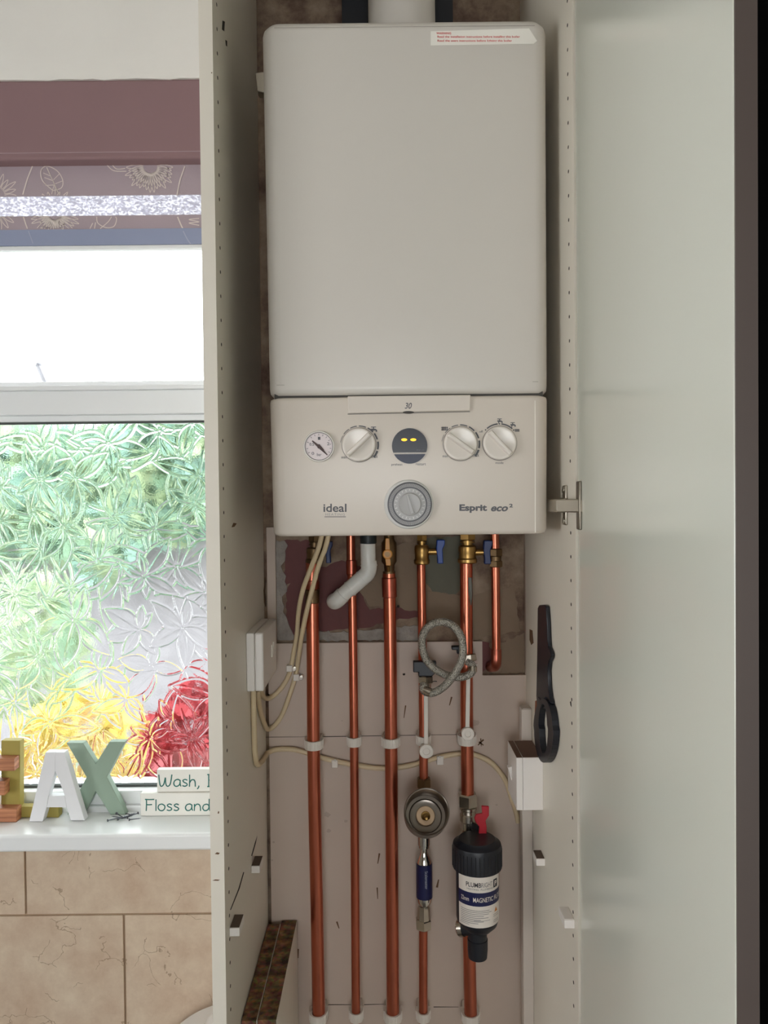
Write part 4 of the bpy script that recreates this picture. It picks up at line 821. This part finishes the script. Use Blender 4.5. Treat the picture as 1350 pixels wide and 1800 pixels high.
def capstrap(x, y0, y1, cy, cx, r, label):
    Y = PY-0.014-0.004; o = thing('hanging_cap', label, 'cap', P(cx, cy, Y), 'blanking caps hanging on straps'); k = mm(Y)
    MB().prism([P(x-3.6,y0,Y),P(x+3.6,y0,Y),P(cx+3.6,y1,Y),P(cx-3.6,y1,Y)], (0, -0.0022, 0)).build('strap', CLIPM, o, bevel=0.0005)
    MB().lathe(P(cx, cy, Y+0.004), (0,-1,0), [(0,r*k*.9),(0.001,r*k),(0.009,r*k),(0.010,r*k*.92),(0.010,r*k*.5),(0.0085,r*k*.44),(0.0085,0.0003)], 32).build('cap', CLIPM, o)
capstrap(748.5, 1212, 1308, 1318, 749, 12.5, 'round off-white cap hanging on a strap from the lower filling valve')
capstrap(823, 1190, 1280, 1287.5, 821.5, 11.5, 'round off-white cap hanging on a strap in front of the thick pipe')

# shock arrestor
sa_ = thing('shock_arrestor', 'round open-faced metal pressure vessel facing out on the thin pipe', 'pressure vessel', P(750, 1427, PY))
ax = Vector((0.02, -1, 0.66)).normalized(); c = P(750, 1427, -0.10); k = mm(-0.10); R0 = 40.5*k
MB().lathe(c, ax, [(-0.052, 0.012), (-0.050, R0*0.7), (-0.042, R0*0.9), (-0.030, R0*0.97), (-0.002, R0*0.98), (0.001, R0), (0.003, R0), (0.004, R0*0.975), (0.003, R0*0.93), (0.0, R0*0.91), (-0.032, R0*0.90), (-0.034, R0*0.88), (-0.0345, R0*0.74), (-0.0375, R0*0.70), (-0.039, R0*0.60), (-0.039, R0*0.4)], 56).build('shell', mat('brushed_steel', (134, 126, 118), 0.3, 1.0, var=0.06), sa_)
MB().lathe(c, ax, [(-0.0385, R0*0.43), (-0.033, R0*0.43), (-0.032, R0*0.40), (-0.032, 0.0005)], 40).build('centre_disc', mat('pale_brass_disc', (214, 186, 156), 0.4, 0.8), sa_)
vb = c+ax*(-0.0325)
MB().lathe(vb, Vector((0.05, -1, 0.12)), [(0, 0.0078), (0.003, 0.0078), (0.004, 0.0056), (0.007, 0.0058), (0.008, 0.0046), (0.011, 0.0046), (0.012, 0.0034), (0.018, 0.0030), (0.019, 0.0016)], 24).build('valve_stem', BRASS, sa_)
MB().rod(c+ax*(-0.050), Vector((P(746,1427,PY).x, PY, c.z-0.034)), 0.009).build('inlet', NICKEL, sa_)
MB().lathe(P(745,1466,PY), (0,0,1), [(0,0.0105),(0.04,0.0105)], 24).build('tee', DBRASS, sa_)
un = thing('pipe_union', 'dark brass compression nut just above the round metal vessel', 'pipe fitting', P(745, 1386, PY)); mb = MB(); hexnut(mb, P(745, 1367, PY), (0,0,-1), 0.017, 0.0128); mb.build('nut', DBRASS, un)

# scale inhibitor
YS = PY-0.006
si = thing('scale_inhibitor', 'slim chrome inline scale inhibitor with dark blue label below the round vessel', 'water conditioner', P(745, 1632, YS))
a = P(745, 1463, YS); z = lambda y: (a.z-P(745, y, YS).z)
MB().lathe(a, (0,0,-1), [(0, 0.0108), (z(1484), 0.0108), (z(1485), 0.0095), (z(1489), 0.0095), (z(1490), 0.0068), (z(1497), 0.0065), (z(1505), 0.0095), (z(1512), 0.0128), (z(1518), 0.0136), (z(1577), 0.0138), (z(1584), 0.0132), (z(1589), 0.0105), (z(1590), 0.005), (z(1596), 0.005)], 36).build('body', CHROME, si, smooth=40)
MB().lathe(a, (0,0,-1), [(z(1516), 0.0139), (z(1576), 0.0141)], 36, cap=False).build('label', NAVY, si)
def text_cyl(mb, body, cx, Y0, rad, x_mid, z0, z1, half_w, off=0.0002, bold=0.0, vertical=False, shear=0.0):
    """lettering wrapped on a vertical cylinder; x_mid / half_w are arc lengths from the front line"""
    vs, fs = text_mesh(body, bold, shear); out = []
    for u_, v_ in vs:
        if vertical: s = x_mid+(v_-0.5)*2*half_w; zz = z1+(z0-z1)*u_
        else: s = x_mid+(u_-0.5)*2*half_w; zz = z0+(z1-z0)*v_
        an = s/rad; out.append(Vector((cx+math.sin(an)*(rad+off), Y0-math.cos(an)*(rad+off), zz)))
    mb.add(out, fs)
SIL = mat('silver_print', (150, 154, 172), 0.5)
mb = MB(); text_cyl(mb, 'Scalemaster', a.x, YS, 0.0141, 0.003, P(745,1556,YS).z, P(745,1525,YS).z, 0.0026, 0.0002, 0.01, True); mb.build('label_lettering', SIL, si)
mb = MB(); hexnut(mb, P(744.5,1614,YS+0.003), (0,0,-1), z(1632)-z(1614), 0.0145); mb.build('nut', NICKEL, si)
MB().lathe(P(744.7,1592,YS+0.001), (0,0,-1), [(0,0.009),(0.004,0.0105),(z(1612)-z(1592),0.0115),(z(1614)-z(1592)+0.001,0.0115)], 8).build('adaptor', NICKEL, si)

# magnetic filter
YM = -0.092
mf = thing('magnetic_filter', 'black magnetic heating filter with white and navy label and red lever', 'filter', P(840, 1686, YM))
cx = P(839, 1560, YM).x; k = mm(YM)
zz = lambda y: P(839, y, YM).z
def lz(mb, prof, x=None, Y=YM, n=48): 
    x = cx if x is None else x; mb.lathe((x, Y, 0), (0,0,1), [(zz(y), r_) for y, r_ in prof], n); return mb
lz(MB(), [(1615, 0.034), (1610, 0.0352), (1516, 0.0352), (1512, 0.034)]).build('body', BLACK, mf)
lz(MB(), [(1524, 0.036), (1522, 0.0405), (1486, 0.0408), (1481, 0.0395), (1477, 0.034), (1475, 0.0315), (1473, 0.030)]).build('screw_lid', BLACK, mf)
# ribs on the lid
rb = MB()
for i in range(36):
    t = 2*math.pi*i/36; rb.rod((cx+math.cos(t)*0.0405, YM+math.sin(t)*0.0405, zz(1520)), (cx+math.cos(t)*0.0405, YM+math.sin(t)*0.0405, zz(1488)), 0.0011, n=6)
rb.build('lid_ribs', BLACK, mf)
MB().loft([ringpts((cx, YM, zz(1612)), (0,0,1), 0.0345, 40), ringpts((cx+0.001, YM, zz(1622)), (0,0,1), 0.031, 40), ringpts((cx+0.002, YM, zz(1634)), (0,0,1), 0.019, 40)]).build('taper', BLACK, mf)
xo = P(839.5, 1650, YM).x
lz(MB(), [(1684, 0.012), (1682, 0.0155), (1668, 0.0168), (1650, 0.0168), (1649, 0.0155), (1624, 0.0155)], xo).build('drain_outlet', BLACK, mf)
pc = P(812, 1630, YM)
MB().rod(P(838,1630,YM), P(812,1630,YM+0.014), 0.0128).build('side_port', BLACK, mf)
d_ = (P(806,1630,YM+0.017)-P(822,1630,YM+0.009)).normalized(); MB().lathe(P(816,1630,YM+0.012), d_, [(0,0.0142),(0.008,0.0148),(0.010,0.0135)], 28).build('port_nut', NICKEL, mf)
# label on the cylinder
LABW = mat('label_white', (232, 224, 214), 0.35); LR = 0.0355
def cyl_patch(mb, s0, s1, z0, z1, off):
    n_ = 18; vs = []
    for i in range(n_+1):
        an = (s0+(s1-s0)*i/n_)/LR
        for zq in (z0, z1): vs.append(Vector((cx+math.sin(an)*(LR+off), YM-math.cos(an)*(LR+off), zq)))
    mb.add(vs, [(2*i, 2*i+1, 2*i+3, 2*i+2) for i in range(n_)])
S0, S1 = -0.040, 0.048
lb = MB(); cyl_patch(lb, S0, S1, zz(1611), zz(1519), 0.0001); lab = lb.build('label', LABW, mf)
lb = MB(); cyl_patch(lb, S0, S1, zz(1574), zz(1551), 0.0003); lb.build('navy_band', NAVY, lab)
lb = MB(); text_cyl(lb, 'PLUMB', cx, YM, LR, -0.0105, zz(1541.5), zz(1533.5), 0.0125, 0.0005, 0.012); lb.build('label_brand', DKPRINT, lab)
lb = MB(); text_cyl(lb, 'RIGHT', cx, YM, LR, 0.0125, zz(1541.5), zz(1533.5), 0.0100, 0.0005, 0.0); text_cyl(lb, 'HEATING  PLUMBING', cx, YM, LR, 0.001, zz(1546.5), zz(1543.5), 0.0225, 0.0005, 0.0)
for i, e in enumerate((0.016, 0.020, 0.015, 0.006, 0.014, 0.001, 0.006, -0.003)): cyl_patch(lb, -0.034, e, zz(1581.5+i*3.1)-0.0004, zz(1581.5+i*3.1)+0.0004, 0.0005)
cyl_patch(lb, -0.010, 0.017, zz(1598.5)-0.0003, zz(1598.5)+0.0003, 0.0005); cyl_patch(lb, -0.036, -0.018, zz(1606)-0.0003, zz(1606)+0.0003, 0.0005)
for y in (1592, 1595, 1602, 1605): cyl_patch(lb, 0.024, 0.038, zz(y)-0.0003, zz(y)+0.0003, 0.0005)
lb.build('label_text', mat('label_grey_print', (122, 118, 120), 0.5), lab)
lb = MB(); cyl_patch(lb, 0.0245, 0.0345, zz(1546), zz(1532), 0.0005); lb.build('label_badge', DKPRINT, lab)
lb = MB(); text_cyl(lb, 'P', cx, YM, LR, 0.0295, zz(1543.5), zz(1534.5), 0.0026, 0.0008, 0.03); text_cyl(lb, '22mm', cx, YM, LR, -0.0255, zz(1566.5), zz(1559), 0.0075, 0.0006, 0.004); text_cyl(lb, 'MAGNETIC FILTER', cx, YM, LR, 0.0175, zz(1567), zz(1559), 0.0285, 0.0006, 0.008); lb.build('white_lettering', LABW, lab)
lb = MB(); an = lambda s, zq: Vector((cx+math.sin(s/LR)*(LR+0.0006), YM-math.cos(s/LR)*(LR+0.0006), zq)); lb.add([an(0.0265, zz(1588)), an(0.0345, zz(1588)), an(0.0305, zz(1580))], [(0, 1, 2)]); lb.build('warning_triangle', mat('orange_print', (196, 120, 40), 0.5), lab)
# inlet valve of the filter
iv = thing('filter_valve', 'nickel compression valve with a red lever above the magnetic filter', 'valve', P(823, 1470, PY))
mb = MB(); hexnut(mb, P(822,1394,PY-0.002), (0,0,-1), 0.024, 0.0175); mb.build('nut', NICKEL, iv)
zv = lambda y: P(823,1418,PY).z-P(823,y,PY).z
MB().lathe(P(823,1418,PY-0.002), (0,0,-1), [(0,0.0145),(zv(1422),0.0148),(zv(1424),0.0125),(zv(1429),0.0130),(zv(1431),0.0148),(zv(1442),0.0148),(zv(1444),0.013),(zv(1456),0.0125),(zv(1458),0.0142),(zv(1474),0.0142),(zv(1480),0.013)], 32).build('body', NICKEL, iv)
MB().rod(P(826,1450,PY-0.004), P(842,1458,PY-0.024), 0.0065).build('stem', BLACK, iv)
Yr = PY-0.034
MB().prism([P(x,y,Yr) for x, y in ((846,1415),(859,1416),(859,1432),(853,1441),(855,1452),(855,1464),(841,1464),(842,1452),(835,1442),(833,1436),(836,1430),(847,1428))], (0, -0.005, 0)).build('lever', REDH, iv, bevel=0.0012)

# ================================================================== CABLES, BOXES, TRUNKING
def cable(pts, r, label, name='power_cable'):
    p = [P(x, y, Y) for x, y, Y in pts]; sp = smoothpath(p, 6); loc = p[-1]
    for q in sp: q.x = max(q.x, -0.2318+r+0.0004); q.y = min(q.y, -r-0.0004)
    return solo(MB().tube(sp, r, 12).build(name, CABLE), loc, label, 'cable', 'cream cables in the cupboard')
YC = -0.007
cable([(569,925,-.10),(561,960,-.095),(548,995,-.085),(533,1035,-.07),(525,1075,-.045),(522,1115,-.02),(516,1148,-.009),(510,1180,YC),(498,1205,YC),(482,1222,YC),(470,1228,-.02),(461,1224,-.055),(457,1214,-.08)], 0.0042, 'cream cable from boiler to white box, passing through the left cable clip')
cable([(580,925,-.10),(573,960,-.095),(560,995,-.085),(549,1035,-.07),(539,1075,-.058),(531,1115,-.034),(525,1155,-.014),(519,1190,YC),(508,1225,YC),(495,1258,YC),(480,1278,YC),(468,1281,-.02),(458,1270,-.05),(450,1245,-.09),(449,1214,-.11)], 0.0042, 'cream cable hanging in the lowest loop below the white box')
cable([(443,1214,-.150),(442,1250,-.150),(441,1300,-.148),(443,1332,-.14),(449,1344,-.12),(455,1338,-.075),(465,1327,-.03),(484,1318,-.008),(510,1317,YC),(535,1322,YC),(555,1329,YC),(590,1338,YC),(625,1345,YC),(660,1350,YC),(690,1350,YC),(720,1346,YC),(745,1339,YC),(772,1331,YC),(800,1326,YC),(825,1325,YC),(850,1333,YC),(870,1347,YC),(888,1371,YC),(898,1400,YC),(907,1428,YC),(911,1446,YC)], 0.0044, 'long cream cable running across the back board behind the pipes')
def cclip(px, py, w_, h_, hole_dx, label, flat=False):
    Y = -0.0004; o = thing('cable_clip', label, 'cable clip', P(px, py, Y), 'small white cable clips'); k = mm(-0.01)
    mb = MB()
    if flat: mb.prism([P(px-w_/2,py-h_/2,Y),P(px+w_/2,py-h_/2,Y),P(px+w_/2,py+h_/2,Y),P(px-w_/2,py+h_/2,Y)], (0,-0.013,0))
    else:
        mb.prism([P(px-w_/2,py-h_/2,Y),P(px+w_/2*0.4,py-h_/2,Y),P(px+w_/2*0.4,py+h_/2,Y),P(px-w_/2,py+h_/2,Y)], (0,-0.015,0)); mb.lathe(P(px+w_*0.38,py+1,Y), (0,-1,0), [(0,0.0042),(0.013,0.0042)], 16)
    mb.build('saddle', CLIPM, o, bevel=0.001)
    q = P(px+hole_dx, py-(2.5 if flat else -1), -0.0133); MB().lathe(q, (0,-1,0), [(0,0.0022),(0.0006,0.0020)], 12).build('nail_head', STEEL, o)
cclip(512.5, 1172.5, 15, 11, 5.5, 'upper left white cable clip on the cable beside the white box'); cclip(524.5, 1188, 15, 11.5, 5.5, 'white cable clip just below and right of its neighbour near the box')
cclip(589, 1339, 11, 13, 0, 'white cable clip on the long cable left of the second pipe', True); cclip(773, 1333, 12, 15, 0, 'white cable clip on the long cable near the hanging cap', True)
# white box on the left panel
XP = -0.2318; f0 = PX(433.5, 1216, XP); zt_, zb_ = P(450, 1113, f0.y).z, f0.z; wb = thing('junction_box', 'white plastic junction box fixed on the left cupboard side', 'junction box', (XP, f0.y, zb_))
MB().box((XP, f0.y, zb_), (XP+0.0125, f0.y+0.146, zt_)).build('back_box', WPLAS, wb, bevel=0.0015)
MB().box((XP+0.0127, f0.y, zb_), (XP+0.0262, f0.y+0.146, zt_)).build('cover', WPLAS, wb, bevel=0.003, seg=3)
for dy, dz in ((0.088, 0.045), (0.104, 0.047)):
    MB().box((XP+0.0258, f0.y+dy-0.003, zb_+dz-0.010), (XP+0.0285, f0.y+dy+0.003, zb_+dz+0.010)).build('rocker', CLIPM, wb, bevel=0.001)
# switched box on the right panel
XQ = 0.2318; f1 = PX(955, 1424, XQ); zt_, zb_ = P(930, 1332, f1.y).z, f1.z; dpx = XQ-P(908, 1380, f1.y).x
sb = thing('switch_box', 'white surface-mounted switch box on the right cupboard side below the black spanner', 'switch box', (XQ, f1.y, zb_))
BOXTOP = mat('shaded_brown_top', (112, 86, 72), 0.9)  # shade below the boiler painted into the box top
MB().slot(0).box((XQ, f1.y, zb_), (XQ-dpx+0.0105, f1.y+0.086, zt_)).slot(1).box((XQ-0.001, f1.y+0.001, zt_), (XQ-dpx+0.0108, f1.y+0.085, zt_+0.0006)).build('back_box', [WPLAS, BOXTOP], sb, bevel=0.0006)
MB().slot(0).box((XQ-dpx+0.0100, f1.y, zb_), (XQ-dpx, f1.y+0.086, zt_)).slot(1).box((XQ-dpx+0.0095, f1.y+0.001, zt_), (XQ-dpx+0.0006, f1.y+0.085, zt_+0.0006)).build('face_plate', [WPLAS, BOXTOP], sb, bevel=0.0006)
xx = XQ-dpx; ym = f1.y+0.05; zm = (zt_+zb_)/2
MB().prism([(xx, ym-0.006, zm-0.010), (xx-0.001, ym-0.006, zm-0.010), (xx-0.0065, ym-0.006, zm+0.011), (xx, ym-0.006, zm+0.013)], (0, 0.012, 0)).build('rocker', WPLAS, sb, bevel=0.0005)
TRK = mat('dusty_trunking', (206, 195, 184), 0.45)
def trunk(y0, y1, label, flare=0):
    z1, z0 = P(922, y0, -0.055).z, (P(925, y1, -0.055).z if y1 < 1800 else 0.0)
    o = thing('cable_trunking', label, 'trunking', (0.222, -0.04, z0), 'white trunking on the right side')
    MB().box((0.2165, -0.0485, z0), (0.2317, -0.026, z1)).build('base', TRK, o, bevel=0.0006)
    MB().box((0.2140, -0.0520, z0), (0.2317, -0.0487, z1-0.001)).box((0.2140, -0.0487, z0), (0.2163, -0.030, z1-0.001)).build('cover', TRK, o, bevel=0.0008)
    return o
trunk(1247, 1309, 'short upright piece of white trunking above the switch box'); trunk(1420, 1900, 'long white trunking running down below the switch box')
# black spanner
sp_ = thing('filter_spanner', 'long black plastic ring spanner hanging on the right cupboard side', 'spanner', PX(965, 1340, 0.2318)); XS = 0.2312
W3 = lambda x, y: (lambda p: Vector((XS, p.y, p.z)))(PX(x, y, XS))
MB().prism([W3(x, y) for x, y in ((951.5,1068),(954,1063.5),(963,1063),(966.5,1066),(968,1090),(969.5,1125),(970.5,1136),(974,1144),(976,1151),(974.5,1157),(971,1164),(969.5,1180),(970.5,1205),(973,1226),(976,1236),(966,1246),(958,1246),(950,1240),(949,1222),(950.5,1150))], (-0.006, 0, 0)).build('handle', BLACK, sp_, bevel=0.0015)
N = 40; outl = []; inl = []
for i in range(N):
    t = 2*math.pi*i/N; ox, oy = 966+17.5*math.cos(t), 1284+56.5*math.sin(t); ix, iy = 965.5+8*math.cos(t), 1281+44*math.sin(t)
    outl.append((ox+(-1 if oy < 1284 else 0.8)*0.8, oy)); inl.append((ix+(-0.6 if iy < 1281 else 0.8), iy))
rg = MB()
for i in range(N):
    j = (i+1) % N; rg.prism([W3(*outl[i]), W3(*outl[j]), W3(*inl[j]), W3(*inl[i])], (-0.0095, 0, 0))
rg.build('ring', BLACK, sp_)
vs = MB()
for q in (((955,1226),(966,1240)),((968,1226),(956,1241))):
    a, c = W3(*q[0]), W3(*q[1]); vs.tube([a+Vector((-0.0075,0,0)), c+Vector((-0.0075,0,0))], 0.0012, 8)
vs.build('moulded_cross', mat('worn_black', (48, 52, 62), 0.5), sp_)

# chipboard off-cuts standing in the left corner
CHIP = bpy.data.materials.new('raw_chipboard'); CHIP.use_nodes = True; n, l = nodes_of(CHIP); b = n['Principled BSDF']; b.inputs['Roughness'].default_value = 0.95
tc = n.new('ShaderNodeTexCoord'); nz = n.new('ShaderNodeTexVoronoi'); nz.inputs['Scale'].default_value = 170; nz2 = n.new('ShaderNodeTexNoise'); nz2.inputs['Scale'].default_value = 60; nz2.inputs['Detail'].default_value = 6
l.new(tc.outputs['Object'], nz.inputs['Vector']); l.new(tc.outputs['Object'], nz2.inputs['Vector'])
rpc = n.new('ShaderNodeValToRGB'); rpc.color_ramp.elements[0].position = 0.32; rpc.color_ramp.elements[0].color = rgb((72, 50, 34)); rpc.color_ramp.elements[1].position = 0.72; rpc.color_ramp.elements[1].color = rgb((168, 128, 88)); l.new(nz2.outputs['Fac'], rpc.inputs[0])
mxc = n.new('ShaderNodeMix'); mxc.data_type = 'RGBA'; mxc.blend_type = 'MULTIPLY'; mxc.inputs[0].default_value = 0.5; l.new(rpc.outputs[0], mxc.inputs[6]); l.new(nz.outputs['Color'], mxc.inputs[7]); l.new(mxc.outputs[2], b.inputs['Base Color'])
zc_ = P(490, 1627, -0.02).z; yfr = PZ(445, 1793, zc_).y
for x0, x1, lb_, yb_ in ((-0.2312, -0.2085, 'chipboard off-cut standing against the left cupboard side in the corner', -0.012), (-0.2080, -0.1800, 'white-faced chipboard off-cut standing on the pipe side of the other off-cut', -0.004)):
    o = thing('chipboard_offcut', lb_, 'board', ((x0+x1)/2, yfr, 0), 'chipboard off-cuts in the left corner')
    MB().box((x0+0.0006, yfr, 0), (x1-0.0009, yb_, zc_-(0.0015 if x0 < -0.21 else 0))).build('core', CHIP, o, bevel=0.0005)
    MB().box((x1-0.0008, yfr+0.0005, 0), (x1, yb_, zc_-0.001)).build('white_facing', MELA, o)
